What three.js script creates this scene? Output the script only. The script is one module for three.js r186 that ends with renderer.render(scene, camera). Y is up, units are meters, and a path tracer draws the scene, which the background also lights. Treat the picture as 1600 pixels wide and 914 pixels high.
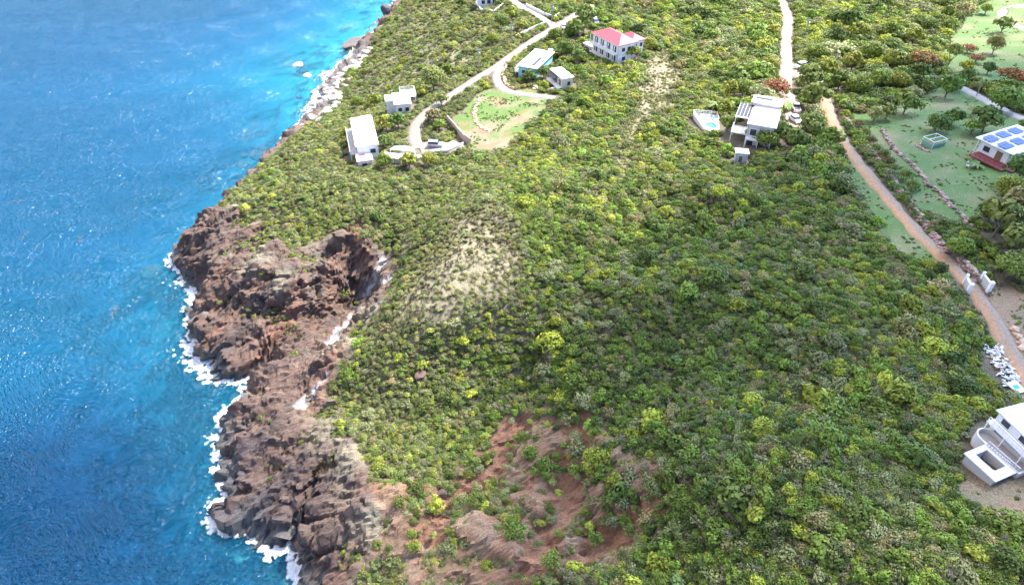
import * as THREE from 'three';
import { ImprovedNoise } from 'three/addons/math/ImprovedNoise.js';
import { Sky } from 'three/addons/objects/Sky.js';
import { mergeGeometries } from 'three/addons/utils/BufferGeometryUtils.js';

// ------------------------------------------------------------------ camera, sky, sun, exposure
const scene = new THREE.Scene();
const camera = new THREE.PerspectiveCamera(45.84, 1600 / 914, 1, 30000);
camera.position.set(0, 125, 0);
camera.lookAt(0, 125 - Math.tan(40 * Math.PI / 180) * 100, -100);
const renderer = new THREE.WebGLRenderer({ antialias: true });
renderer.toneMapping = THREE.LinearToneMapping;
renderer.toneMappingExposure = 2.95;
renderer.shadowMap.enabled = true;
const sunDir = new THREE.Vector3(0.46, 0.80, -0.30).normalize();
const sky = new Sky();
sky.scale.setScalar(20000);
Object.assign(sky.material.uniforms.sunPosition, { value: sunDir.clone() });
sky.material.uniforms.turbidity.value = 7;
sky.material.uniforms.rayleigh.value = 0.7;
sky.material.uniforms.mieCoefficient.value = 0.004;
sky.material.uniforms.cloudCoverage.value = 0.62;
sky.material.uniforms.cloudDensity.value = 0.6;
scene.add(sky);
scene.environmentIntensity = 0.3;
const sun = new THREE.DirectionalLight(0xfff1dc, 5);
sun.position.copy(sunDir).multiplyScalar(1500).add(new THREE.Vector3(0, 0, -180));
sun.target.position.set(0, 0, -180);
sun.castShadow = true;
sun.shadow.radius = 4;
sun.shadow.mapSize.set(4096, 4096);
Object.assign(sun.shadow.camera, { left: -300, right: 300, top: 300, bottom: -300, near: 10, far: 3500 });
scene.add(sun, sun.target);

// ------------------------------------------------------------------ small helpers
let seed = 20240611;
const rnd = () => { seed = (seed + 0x6d2b79f5) | 0; let t = Math.imul(seed ^ (seed >>> 15), 1 | seed); t = (t + Math.imul(t ^ (t >>> 7), 61 | t)) ^ t; return ((t ^ (t >>> 14)) >>> 0) / 4294967296; };
const rr = (a, b) => a + (b - a) * rnd();
const lerp = (a, b, t) => a + (b - a) * t;
const clamp = (v, a = 0, b = 1) => Math.min(b, Math.max(a, v));
const ss = (a, b, v) => { const t = clamp((v - a) / (b - a)); return t * t * (3 - 2 * t); };
const perlin = new ImprovedNoise();
const N3 = (x, y, z) => perlin.noise(x, y, z);
const N2 = (x, z, k = 0) => perlin.noise(x, 3.7 + k * 11.3, z);
const fbm = (x, z, o = 3, k = 0) => { let s = 0, a = 0.5; for (let i = 0; i < o; i++) { s += a * N2(x, z, k + i); x = x * 2.03 + 5.1; z = z * 2.03 - 3.3; a *= 0.5; } return s; };
const hash3 = (i, j, k) => { let h = Math.imul(i, 374761393) ^ Math.imul(j, 668265263) ^ Math.imul(k, 2147483647 - 1640531527); h = Math.imul(h ^ (h >>> 13), 1274126177); return ((h ^ (h >>> 16)) >>> 0) / 4294967296; };
const used = new Map();
function numbered(name) { const n = used.get(name) ?? 0; used.set(name, n + 1); return n ? name + '_' + String(n).padStart(3, '0') : name; }
function tag(o, label, category, group) { o.userData.kind = 'thing'; o.userData.label = label; o.userData.category = category; if (group) o.userData.group = group; return o; }
const shade = (o) => { o.castShadow = true; o.receiveShadow = true; return o; };
function mesh(name, geometry, material, parent = scene) {
  const m = shade(new THREE.Mesh(geometry, material)); m.name = parent === scene ? numbered(name) : name; parent.add(m); return m;
}
function thing(name, label, category, [x, y, z] = [0, 0, 0], turn = 0, group) {
  const o = new THREE.Group(); o.name = numbered(name); o.position.set(x, y, z); o.rotation.y = turn; scene.add(o); return tag(o, label, category, group);
}
function structure(name, geometry, material) { const m = mesh(name, geometry, material); m.userData.kind = 'structure'; return m; }
function copyOf(o, label, group) { const c = o.clone(); c.name = numbered(o.name.replace(/_\d{3}$/, '')); c.userData = { ...o.userData }; if (label) c.userData.label = label; if (group) c.userData.group = group; scene.add(c); return c; }
const std = (r, g, b, rough = 0.9, extra = {}) => new THREE.MeshStandardMaterial({ color: new THREE.Color().setRGB(r, g, b), roughness: rough, ...extra });
// tileable value noise in a texture
function noiseTexture(n, f) {
  const d = new Uint8Array(n * n * 4);
  for (let j = 0; j < n; j++) for (let i = 0; i < n; i++) { const c = f(i / n, j / n); const o = (j * n + i) * 4; for (let k = 0; k < 3; k++) d[o + k] = 255 * clamp(Array.isArray(c) ? c[k] : c); d[o + 3] = 255; }
  const t = new THREE.DataTexture(d, n, n); t.wrapS = t.wrapT = THREE.RepeatWrapping; t.magFilter = THREE.LinearFilter; t.minFilter = THREE.LinearMipmapLinearFilter; t.generateMipmaps = true; t.needsUpdate = true; return t;
}
const TAU = Math.PI * 2;
// noise on a torus: period 1 in u and v, p features across
const tile = (u, v, p, k = 0) => { const r = p / TAU; const a = u * TAU, b = v * TAU; return N3(Math.cos(a) * r + k * 7.1 + 0.3 * Math.cos(b), Math.sin(a) * r + Math.cos(b) * r, Math.sin(b) * r - k * 3.3); };
const inPoly = (P, x, z) => { let c = false; for (let i = 0, j = P.length - 1; i < P.length; j = i++) { const [xi, zi] = P[i], [xj, zj] = P[j]; if ((zi > z) !== (zj > z) && x < xi + (z - zi) / (zj - zi) * (xj - xi)) c = !c; } return c; };
const segDist = (x, z, ax, az, bx, bz) => { const dx = bx - ax, dz = bz - az, t = clamp(((x - ax) * dx + (z - az) * dz) / (dx * dx + dz * dz || 1)); return Math.hypot(ax + dx * t - x, az + dz * t - z); };
const lineDist = (P, x, z) => { let d = 1e9; for (let i = 0; i + 1 < P.length; i++) d = Math.min(d, segDist(x, z, P[i][0], P[i][1], P[i + 1][0], P[i + 1][1])); return d; };
const withBox = (P) => { const xs = P.map((p) => p[0]), zs = P.map((p) => p[1]); P.box = [Math.min(...xs) - 12, Math.max(...xs) + 12, Math.min(...zs) - 12, Math.max(...zs) + 12]; return P; };
// signed distance to a polygon, positive inside, -12 or less far outside
const polyDist = (P, x, z) => { if (!P.box) withBox(P); const b = P.box; if (x < b[0] || x > b[1] || z < b[2] || z > b[3]) return -12; let d = 1e9; for (let i = 0, j = P.length - 1; i < P.length; j = i++) d = Math.min(d, segDist(x, z, P[j][0], P[j][1], P[i][0], P[i][1])); return inPoly(P, x, z) ? d : -d; };
const nearLine = (P, x, z) => { if (!P.box) withBox(P); const b = P.box; return x < b[0] || x > b[1] || z < b[2] || z > b[3] ? 12 : lineDist(P, x, z); };

// ------------------------------------------------------------------ terrain heights (metres, sea level 0)
const surveyed = [[115.2, -297.5, 31], [101.2, -255.1, 33], [91.8, -224.6, 35.5], [88.9, -208.1, 37], [89.6, -186.4, 39.5], [85.2, -167.5, 41], [83.2, -141, 43], [83, -118.1, 44.3], [83.1, -100.3, 45], [82.7, -86.4, 45], [81.9, -77.3, 45], [114.9, -179.1, 41], [97.2, -133.7, 44], [128.4, -163.6, 43], [105.1, -121, 45.5], [91.1, -96, 45.5], [195.3, -274.1, 36], [138.2, -249.5, 35], [143.6, -291.2, 33], [116.4, -252.3, 34], [67.6, -173.3, 40], [53.6, -174.5, 37.5], [57.8, -154.9, 39.5], [71.8, -133.4, 42.5], [51.3, -110.9, 41.5], [44.4, -137.4, 40], [33, -158.6, 36.5], [62, -90.2, 43], [42.3, -77.8, 40], [25.8, -107.5, 36], [22.9, -84.2, 33], [55.5, -62.2, 43.5], [66.8, -60.6, 45.5], [36.3, -55.2, 38], [48.6, -45, 42.5], [20.3, -61.5, 28], [60.3, -41.5, 46], [20.8, -137.1, 38.5], [7.2, -129.5, 36.5], [-11.2, -118.9, 32], [-21.9, -111.3, 27.5], [-32.9, -106.2, 21], [-42.8, -107.8, 13.5], [2.7, -106.4, 28.3], [0, -99.8, 25.5], [-12.9, -94.7, 21.5], [-25.8, -90.6, 16.5], [-36.1, -86.6, 11.5], [-46.3, -88.8, 8.5], [-11.7, -75.2, 17], [-23.4, -71.1, 13], [-27.1, -62.8, 10], [-10.9, -60.6, 14], [5.8, -77.8, 23], [5.3, -60.7, 20], [19.1, -52, 26], [-41.6, -160.9, 25.5], [-57.6, -167.3, 21.5], [-73.9, -170.3, 17.5], [-27.3, -157.7, 25.5], [-18.1, -172.9, 26.5], [-50.1, -147.8, 20], [-61.1, -140.6, 15], [-33.1, -148.5, 23.5], [-72.6, -149.4, 12.5], [-60.3, -127, 9.5], [-54.7, -134, 14], [-33, -138.4, 12.5], [-44.1, -130.9, 6], [-39.4, -142.1, 18], [-40.3, -138.7, 8], [-25.3, -136.8, 22], [-45.2, -188.5, 22], [-30.5, -185, 25], [-21.1, -187.1, 26], [-15.7, -194.3, 26.5], [-6, -202.2, 28], [4.2, -214.2, 29], [0, -238, 29], [17.5, -274.5, 31], [26.7, -297.5, 31], [9.1, -241.3, 30], [16, -220.8, 30.5], [37.9, -246.9, 32.5], [39.6, -203, 34], [54.3, -229.6, 33.5], [-13.7, -240.1, 27], [-26.1, -282.8, 23], [-17.2, -319.7, 24], [-35.6, -268.5, 18], [-52.2, -271, 9], [-47.7, -327, 13], [-37.9, -219.9, 23], [-49, -229.3, 15], [-70.6, -288.4, 3], [-66.7, -307.4, 4], [-75.4, -209, 12], [-79.6, -187.7, 14], [-68.1, -225.4, 12], [-85.6, -174, 12.5], [-55.4, -191.3, 20.5], [-62.4, -186.1, 19], [330, -100, 48], [330, -260, 44], [330, -460, 40], [150, -460, 34], [20, -460, 27], [-40, -420, 14], [230, -120, 47], [230, -20, 49], [120, 0, 48], [40, 0, 34], [-10, -20, 15], [60, -360, 29], [150, -350, 33]];
const shoreline = [[-80, -900], [-75, -560], [-60.5, -456.6], [-60, -424.4], [-62.3, -397.8], [-63.9, -374.8], [-65.9, -360.2], [-68.7, -348.3], [-72.9, -334.5], [-72.8, -323.1], [-76.4, -310], [-80.1, -299], [-80.7, -285.3], [-80.2, -272.6], [-79, -259.4], [-80.8, -249.3], [-82.2, -236.2], [-85.1, -224], [-88.2, -210.1], [-90.8, -191.8], [-94.7, -179.4], [-96.4, -170.5], [-98.8, -165.4], [-94, -158.3], [-88.5, -150.9], [-84.7, -143.2], [-83.7, -136.2], [-80.5, -128.9], [-76.6, -123.1], [-70.9, -118.4], [-64.3, -117.4], [-59.2, -119.7], [-60.4, -114.8], [-61.8, -109.9], [-63.6, -104.8], [-63.3, -98], [-60.5, -91.9], [-59.3, -85.4], [-56.1, -77.6], [-51.3, -76.1], [-47.3, -74.7], [-45.2, -72.2], [-43.3, -73.9], [-41.1, -75.3], [-40.9, -72.2], [-41.5, -69.5], [-38.9, -66.7], [-36.8, -63.9], [-34.1, -58.4], [-52, -30], [-70, 60]];
const SC = 100, nC = surveyed.length, weights = (() => {
  const n = nC + 3, A = Array.from({ length: n }, () => new Float64Array(n + 1));
  const tps = (r2) => (r2 > 1e-9 ? r2 * Math.log(r2) : 0);
  for (let i = 0; i < nC; i++) {
    const [xi, zi, hi] = surveyed[i];
    for (let j = 0; j < nC; j++) A[i][j] = tps(((xi - surveyed[j][0]) ** 2 + (zi - surveyed[j][1]) ** 2) / SC / SC) + (i === j ? 2e-4 : 0);
    A[i][nC] = A[nC][i] = 1; A[i][nC + 1] = A[nC + 1][i] = xi / SC; A[i][nC + 2] = A[nC + 2][i] = zi / SC; A[i][n] = hi;
  }
  for (let c = 0; c < n; c++) {
    let p = c; for (let r = c + 1; r < n; r++) if (Math.abs(A[r][c]) > Math.abs(A[p][c])) p = r;
    [A[c], A[p]] = [A[p], A[c]];
    for (let r = c + 1; r < n; r++) { const k = A[r][c] / A[c][c]; if (k) for (let q = c; q <= n; q++) A[r][q] -= k * A[c][q]; }
  }
  const w = new Float64Array(n);
  for (let r = n - 1; r >= 0; r--) { let s = A[r][n]; for (let q = r + 1; q < n; q++) s -= A[r][q] * w[q]; w[r] = s / A[r][r]; }
  return w;
})();
function baseHeight(x, z) {
  const X = x / SC, Z = z / SC; let s = weights[nC] + weights[nC + 1] * X + weights[nC + 2] * Z;
  for (let i = 0; i < nC; i++) { const a = X - surveyed[i][0] / SC, b = Z - surveyed[i][1] / SC, r = a * a + b * b; if (r > 1e-9) s += weights[i] * r * Math.log(r); }
  return s;
}
function shoreDist(x, z) {   // positive on land
  let d = 1e9, inside = false;
  for (let i = 0; i + 1 < shoreline.length; i++) {
    const [ax, az] = shoreline[i], [bx, bz] = shoreline[i + 1];
    d = Math.min(d, segDist(x, z, ax, az, bx, bz));
    if ((az > z) !== (bz > z) && ax + (z - az) / (bz - az) * (bx - ax) < x) inside = !inside;
  }
  return inside ? d : -d;
}
const smin = (a, b, k) => { const h = Math.max(k - Math.abs(a - b), 0) / k; return Math.min(a, b) - h * h * k * 0.25; };
// spurs and dips of the wooded slope, running down to the sea; none under the houses, roads and lawns
function folds(x, z, d) { const m = ss(66, 40, x) * ss(-168, -140, z) * ss(6, 22, d); if (m <= 0) return 0; const a = x * 0.86 + z * 0.5, b = z * 0.86 - x * 0.5 + 5 * N2(x / 30, z / 30, 15); return m * (5.4 * (0.42 - Math.abs(N2(a / 75, b / 24, 16)) * 1.7) + 1.6 * N2(x / 13, z / 13, 17)); }
function ground(x, z, d = shoreDist(x, z)) {
  if (d > 0) return smin(Math.max(baseHeight(clamp(x, -150, 340), clamp(z, -480, 5)), 1.2), 0.5 + 1.6 * d, 4) + folds(x, z, d);
  const far = clamp((-z - 120) / 190), slope = lerp(0.7, 0.085, far);                         // the shelf is steep in the south and shallow in the north
  const e = -d + 3 * fbm(x / 14, z / 14, 3, 5) * ss(0, 8, -d);
  return 0.5 - Math.max(e, 0) * 1.2 * Math.exp(-Math.max(e, 0) / 4) - 22 * (1 - Math.exp(-Math.max(e, 0) * slope / 14)) - 5 * (1 - Math.exp(d / 120));
}
// zones of the ground, outlined on the plan
const rockZone = [[-85.3, -174.5], [-74.6, -161.8], [-65.8, -153.3], [-55.9, -145.7], [-47.3, -145.2], [-39.4, -144.8], [-31, -146], [-26.7, -139.5], [-31.7, -135.9], [-36.6, -115.1], [-39.2, -102.7], [-36.7, -96.1], [-33.9, -91.1], [-30.2, -85.3], [-28.5, -79], [-27, -74.9], [-22.2, -70.9], [-22.7, -65.4], [-23, -58.8], [-29.2, -60.1]];
[[-60, -20], [-80, -60], [-120, -140], [-115, -175]].forEach((p) => rockZone.push(p));
const soilZone = [[-35.8, -68.7], [-30.4, -72.5], [-27.1, -75.8], [-19.1, -76.4], [-11.3, -76.9], [-6.6, -81.9], [-1.2, -87.5], [6, -84.2], [12.3, -83.2], [19.2, -74.8], [26.2, -63.5], [20.8, -58.1], [14.8, -54.4], [9.9, -53.2], [-10.7, -57.2], [-21.9, -58.6], [-27.4, -65]];
const gullies = [[[12.2, -81.3], [11, -73.7], [8.6, -66.3], [5.3, -60.7], [2.1, -55.6]], [[0, -84.5], [-4.1, -78.2], [-9.3, -74.2], [-12.6, -70.6], [-14.6, -65.3]], [[26.1, -62.6], [20.3, -61.5], [14.2, -58.4], [8.1, -54.4]], [[-40.6, -149.1], [-40, -144.2]]];
const veins = [[[-30.1, -145.5], [-31.2, -141.9], [-33.7, -139.7], [-37, -137.8]], [[-40.5, -103.4], [-42.9, -101.4], [-45.4, -98.5]], [[-25, -133.4], [-39.5, -131.8], [-42.1, -116.9]]];
const grassSlope = [[-65.8, -293.8], [-60, -325.1], [-56.4, -360.5], [-31.3, -352.4], [-10.4, -302.5], [-12.6, -258.9], [-24.9, -235.4], [-39.3, -255.4], [-48.5, -247.9], [-56.4, -236.5], [-62.4, -221.4], [-67.2, -196.3], [-71.8, -176.8], [-82.8, -172.1], [-85.7, -175.5], [-78.7, -185.1], [-74.6, -206.6], [-68.1, -225.4], [-64.7, -252]];
const dryZone = [[-23.2, -110.1], [-16.3, -129.3], [-7.4, -133.2], [0, -126.2], [1.7, -117.6], [-1.4, -111.7], [-9.4, -109.4], [-17.4, -107.3]];
const dryZoneHigh = [[46.3, -233.7], [55.5, -242.4], [56.2, -222.9], [45.3, -191.2], [36.9, -184.3], [30, -154.7], [26.6, -159.8], [35.8, -189.3]];
const terraceLawn = [[-12.2, -216.2], [-8.6, -221.4], [6.4, -219.4], [12.8, -210.7], [10, -201.7], [2.3, -185.7], [-1.8, -176.6], [-10.8, -180.1], [-18.7, -198.5], [-16.8, -206.3]];
const gardenLawn = [[91.2, -180], [94.8, -176.8], [107.7, -182.3], [118.3, -189.5], [129.8, -201.4], [133.8, -188], [134.1, -167.6], [130.4, -151.2], [116.4, -128.7], [107.3, -129.5], [99, -121.7], [92.7, -114.6], [88.8, -117], [87.1, -122.9], [86.9, -134.4], [88.2, -153]];
const upperLawn = [[145.7, -232.8], [171, -269.3], [192.5, -291.8], [215.6, -296.7], [163.5, -209.6], [142.1, -193], [139.8, -202.2], [135.7, -209.1]];
const vergeLawn = [[84.9, -165.4], [83.8, -153.4], [82.2, -134.9], [81.6, -120.8], [82.2, -111], [82.4, -101.4], [79.5, -102.7], [75.7, -107.3], [75.6, -119], [77.9, -138.5]];
const yardDirt = [[86, -98.2], [91.7, -95], [96.5, -92], [76.7, -59.9], [77.7, -71.7], [80.4, -81.9]];
const houseYard = [[58.8, -54.7], [64.1, -55.7], [69.7, -56.8], [75.2, -57.6], [66.8, -44.2], [63.6, -46.2], [60.3, -51.4]];
function zoneWeights(x, z, d, h, slope) {
  const w = 1.6 * fbm(x / 5, z / 5, 3, 9), w2 = 9 * fbm(x / 13, z / 13, 4, 21);
  const rock = Math.max(ss(-2, 2.5, polyDist(rockZone, x, z) + w2), d < 14 ? ss(9, 3.5, d + w * 1.5) : 0, ss(0.95, 1.35, slope) * ss(45, 25, d) * 0.9);
  let gully = 12; for (const g of gullies) gully = Math.min(gully, nearLine(g, x, z));
  let vein = 12; for (const g of veins) vein = Math.min(vein, nearLine(g, x, z));
  return {
    rock, soil: ss(-3, 3, polyDist(soilZone, x, z) + w2 * 0.8), gully: ss(4, 1.8, gully + w * 1.3), vein: ss(2.1, 0.6, vein + w * 1.2),
    dry: Math.max(ss(-8, 6, polyDist(dryZone, x, z) + w2), 0.85 * ss(-6, 5, polyDist(dryZoneHigh, x, z) + w2)),
    slope: ss(-3, 3, polyDist(grassSlope, x, z) + w2),
    lawn: Math.max(ss(-1, 1, polyDist(gardenLawn, x, z) + 2 * w), ss(-1, 1, polyDist(upperLawn, x, z) + w), ss(-1, 1, polyDist(vergeLawn, x, z) + w)),
    terrace: ss(-1, 1, polyDist(terraceLawn, x, z) + w * 2.2), yard: Math.max(ss(-1, 1, polyDist(yardDirt, x, z) + w), ss(-1, 1, polyDist(houseYard, x, z) + w)),
  };
}
const cellOut = new Float64Array(4);
function cells(x, y, z) {   // the nearest of scattered points: its place and its own number
  const i0 = Math.floor(x), j0 = Math.floor(y), k0 = Math.floor(z); let a = 9;
  for (let i = i0 - 1; i <= i0 + 1; i++) for (let j = j0 - 1; j <= j0 + 1; j++) for (let k = k0 - 1; k <= k0 + 1; k++) {
    const px = i + hash3(i, j, k), py = j + hash3(j + 31, k, i), pz = k + hash3(k, i + 57, j), q = (px - x) ** 2 + (py - y) ** 2 + (pz - z) ** 2;
    if (q < a) { a = q; cellOut[0] = px; cellOut[1] = py; cellOut[2] = pz; cellOut[3] = hash3(i + 7, j, k + 3); }
  }
  return cellOut;
}
// broken blocks: every block sits at its own level and is tilted its own way
function blocks(x, y, z, level, tilt) { const c = cells(x, y, z), h = c[3] * 971; return level * (c[3] - 0.5) + tilt * ((x - c[0]) * (((h * 7.3) % 1) - 0.5) + (y - c[1]) * (((h * 3.1) % 1) - 0.5) + (z - c[2]) * (((h * 5.7) % 1) - 0.5)); }
const ridge = (x, y, z) => 1 - 2 * Math.abs(N3(x, y, z));
function rockLift(x, y, z) {
  // beds of rock that dip to the west: stretched along the dip, cut into blocks
  const qx = x * 0.8 + y * 0.6, qy = y * 0.8 - x * 0.6, wx = 1.6 * N3(x / 5, y / 5, z / 5) + 0.5 * N3(x / 1.7, y / 1.7, z / 1.7), wz = 1.6 * N3(x / 5 + 9, y / 5, z / 5);
  return 2.0 * ridge((qx + wx) / 15, qy / 7, (z + wz) / 10) + 0.8 * ridge((qx + wx) / 6 + 3, qy / 3, (z + wz) / 3.6)
    + blocks((qx + wx) / 8, qy / 3.2, (z + wz) / 4.2, 1.8, 2.6) + blocks((qx + wx) / 3 + 4, qy / 1.5, z / 1.8, 0.95, 1.8) + blocks(qx / 1.3, qy / 0.75, z / 0.85 + 2, 0.45, 0.95);
}
const axis = (stops) => { const out = [stops[0][0]]; for (let i = 0; i + 1 < stops.length; i++) { const [a, s] = stops[i], b = stops[i + 1][0], n = Math.max(1, Math.round((b - a) / s)); for (let k = 1; k <= n; k++) out.push(a + (b - a) * k / n); } return out; };
const gx = axis([[-8000, 2500], [-500, 60], [-140, 6], [-104, 0.4], [-12, 0.7], [90, 1.4], [150, 4], [340, 60], [1000, 2500], [8000, 1]]);
const gz = axis([[-8000, 2500], [-600, 40], [-420, 2.4], [-300, 1.3], [-185, 0.45], [-45, 2], [20, 60], [500, 2500], [8000, 1]]);
{
  const nx = gx.length, nz = gz.length, pos = new Float32Array(nx * nz * 3), col = new Float32Array(nx * nz * 3), uv = new Float32Array(nx * nz * 2), rockAt = new Float32Array(nx * nz), H = new Float32Array(nx * nz), D = new Float32Array(nx * nz);
  for (let j = 0; j < nz; j++) for (let i = 0; i < nx; i++) { const d = shoreDist(gx[i], gz[j]); D[j * nx + i] = d; H[j * nx + i] = ground(gx[i], gz[j], d); }
  const mix = (c, r, g, b, t) => { c[0] += (r - c[0]) * t; c[1] += (g - c[1]) * t; c[2] += (b - c[2]) * t; };
  // pale sand in the north, weed and rubble in the south and close to the rocks
  const bed = (x, z, d) => { const q = [0.68, 0.65, 0.54]; mix(q, 0.08, 0.10, 0.075, clamp(3.2 * fbm(x / 7, z / 7, 3, 61) * ss(-60, -20, d) + 2.2 * fbm(x / 34, z / 34, 3, 63) + ss(-5, 0, d) * 0.5 - 0.1 + 0.9 * ss(-270, -120, z)) * 0.92); return q; };
  for (let j = 0; j < nz; j++) for (let i = 0; i < nx; i++) {
    const o = j * nx + i, x = gx[i], z = gz[j], d = D[o]; let y = H[o];
    const ia = Math.max(i - 1, 0), ib = Math.min(i + 1, nx - 1), ja = Math.max(j - 1, 0), jb = Math.min(j + 1, nz - 1);
    const sx = (H[j * nx + ib] - H[j * nx + ia]) / (gx[ib] - gx[ia]), sz = (H[jb * nx + i] - H[ja * nx + i]) / (gz[jb] - gz[ja]), slope = Math.hypot(sx, sz), L = 1 / Math.sqrt(1 + slope * slope);
    let px = x, py = y, pz = z, c = [0.13, 0.105, 0.065];
    if (d > -30 && z < 30 && z > -620 && x < 360) {
      const Z = zoneWeights(x, z, d, y, slope);
      const n1 = fbm(x / 3, z / 3, 3, 1), n2 = fbm(x / 9, z / 9, 3, 2), n3 = fbm(x / 1.1, z / 1.1, 2, 3), n4 = fbm(x / 24, z / 24, 2, 4);
      const lift = d > -14 && Z.rock > 0.01 ? Z.rock * rockLift(x, y, z) * ss(-14, -3, d) * lerp(1, 0.45, ss(0.8, 0.2, slope) * (1 - ss(6, 0, d))) : 0;
      const rough = lift + (d > 0 && Z.soil > 0.01 ? Z.soil * (1 - Z.rock) * 0.42 * rockLift(x, y, z) : 0) + (Z.soil + Z.gully) * (1 - Z.rock) * (0.5 * n1 + 0.25 * n3) - Z.gully * 1.5 - (Z.vein > 0 ? Z.vein * 0.8 : 0) + (1 - Z.rock) * (1 - Z.lawn) * (1 - Z.terrace) * 0.25 * n2;
      rockAt[o] = Math.max(Z.rock, 0.7 * Z.soil); px += -sx * L * rough; py += L * rough; pz += -sz * L * rough;
      mix(c, 0.20, 0.175, 0.11, clamp(0.3 + 1.6 * n2));                                  // dry litter
      mix(c, 0.38, 0.335, 0.20, Z.dry * clamp(0.8 + n1));                                // straw-coloured grass
      mix(c, 0.27, 0.26, 0.12, Z.slope * clamp(0.7 + 1.5 * n2)); mix(c, 0.30, 0.25, 0.17, Z.slope * clamp(2 * n1));
      mix(c, 0.27, 0.155, 0.085, Z.soil * clamp(0.85 + n1)); mix(c, 0.33, 0.235, 0.155, Z.soil * clamp(2.6 * n2 - 0.1)); mix(c, 0.30, 0.13, 0.065, Z.soil * clamp(3 * fbm(x / 6, z / 6, 3, 131) - 0.1)); mix(c, 0.18, 0.11, 0.075, Z.soil * clamp(-2.6 * n3 - 0.1)); mix(c, 0.30, 0.145, 0.08, Z.gully * clamp(0.75 + 1.2 * n1));
      if (Z.rock > 0) {
        const q = [0.13, 0.082, 0.061], v = fbm((x + y) / 2.2, (z - y) / 2.2, 3, 31), u = fbm((x - y) / 7, (z + y) / 7, 3, 41);
        mix(q, 0.20, 0.14, 0.10, clamp(0.1 + 2.2 * v)); mix(q, 0.07, 0.052, 0.05, clamp(-2.6 * u - 0.1)); mix(q, 0.22, 0.11, 0.07, clamp(2.6 * u - 0.15));
        mix(q, 0.29, 0.255, 0.17, clamp(2.4 * n2 + 0.15) * ss(8, 15, y));   // dry grass on the ledges
        mix(q, 0.15, 0.14, 0.125, ss(5.5, 2, py + 6 * u) * 0.9); mix(q, 0.05, 0.05, 0.046, ss(1.3, 0.4, py + v));
        mix(q, 0.55, 0.53, 0.5, Z.vein * clamp(0.8 + 2 * v));
        const s = ss(0.25, 0.6, Z.rock + 0.5 * n1); mix(c, ...q, s);
      }
      mix(c, 0.12, 0.20, 0.05, Z.lawn * 0.95); mix(c, 0.25, 0.235, 0.11, Z.lawn * clamp(2.4 * n2 + 0.1)); mix(c, 0.12, 0.22, 0.05, Z.lawn * clamp(2.5 * n4)); mix(c, 0.28, 0.24, 0.15, Z.lawn * clamp(2.6 * n3 - 0.5));
      if (Z.terrace > 0) { const t = [0.29, 0.235, 0.14]; mix(t, 0.13, 0.205, 0.045, clamp(0.62 + 3.8 * n2 + 2 * n4)); mix(t, 0.09, 0.2, 0.04, clamp(4 * n1 - 0.6)); mix(t, 0.32, 0.16, 0.09, clamp(3.2 * fbm(x / 6, z / 6, 3, 51) - 0.35)); mix(c, ...t, Z.terrace); }
      mix(c, 0.33, 0.22, 0.13, Z.yard * 0.95); mix(c, 0.18, 0.18, 0.10, Z.yard * clamp(2.5 * n2));
      if (d < 0.6) mix(c, ...bed(x, z, d), ss(0.4, -1.5, d));
    } else if (d <= 0) c = bed(x, z, d);
    pos.set([px, py, pz], o * 3); col.set(c, o * 3); uv.set([(px + 0.6 * py) / 9, (pz - 0.8 * py) / 9], o * 2);
  }
  const index = []; for (let j = 0; j + 1 < nz; j++) for (let i = 0; i + 1 < nx; i++) { const a = j * nx + i, b = a + 1, q = a + nx, r = q + 1; index.push(a, q, b, b, q, r); }
  const smooth = new THREE.BufferGeometry(); smooth.setAttribute('position', new THREE.BufferAttribute(pos, 3)); smooth.setAttribute('color', new THREE.BufferAttribute(col, 3)); smooth.setAttribute('uv', new THREE.BufferAttribute(uv, 2)); smooth.setIndex(index); smooth.computeVertexNormals();
  // broken rock keeps its sharp edges, soil and grass stay soft
  const soft = [], sharp = []; for (let t = 0; t < index.length; t += 3) (rockAt[index[t]] + rockAt[index[t + 1]] + rockAt[index[t + 2]] > 1.2 ? sharp : soft).push(index[t], index[t + 1], index[t + 2]);
  const hard = smooth.clone(); smooth.setIndex(soft); hard.setIndex(sharp); const cut = hard.toNonIndexed(); cut.computeVertexNormals(); cut.setIndex(Array.from({ length: cut.attributes.position.count }, (_, i) => i));
  const g = mergeGeometries([smooth, cut]);
  const pts = (n, k) => Array.from({ length: n * n }, (_, i) => [hash3(i, k, 1), hash3(i, 2, k)]), P1 = pts(14, 5), P2 = pts(34, 9);
  const crack = (u, v, n, P) => { const x = u * n, y = v * n, i0 = Math.floor(x), j0 = Math.floor(y); let a = 9, b = 9; for (let i = i0 - 1; i <= i0 + 1; i++) for (let j = j0 - 1; j <= j0 + 1; j++) { const p = P[((j + n) % n) * n + ((i + n) % n)], q = Math.hypot(i + p[0] - x, j + p[1] - y); if (q < a) { b = a; a = q; } else if (q < b) b = q; } return b - a; };
  const grain = noiseTexture(512, (u, v) => 0.86 + 0.26 * tile(u, v, 46) + 0.24 * tile(u, v, 110, 1) + 0.1 * tile(u, v, 17, 2) - 0.17 * ss(0.13, 0, crack(u + 0.03 * tile(u, v, 20, 5), v, 14, P1)) - 0.1 * ss(0.16, 0, crack(u, v, 34, P2)));
  structure('terrain', g, new THREE.MeshStandardMaterial({ vertexColors: true, map: grain, bumpMap: grain, bumpScale: 0.22, roughness: 0.97 }));
}

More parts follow.
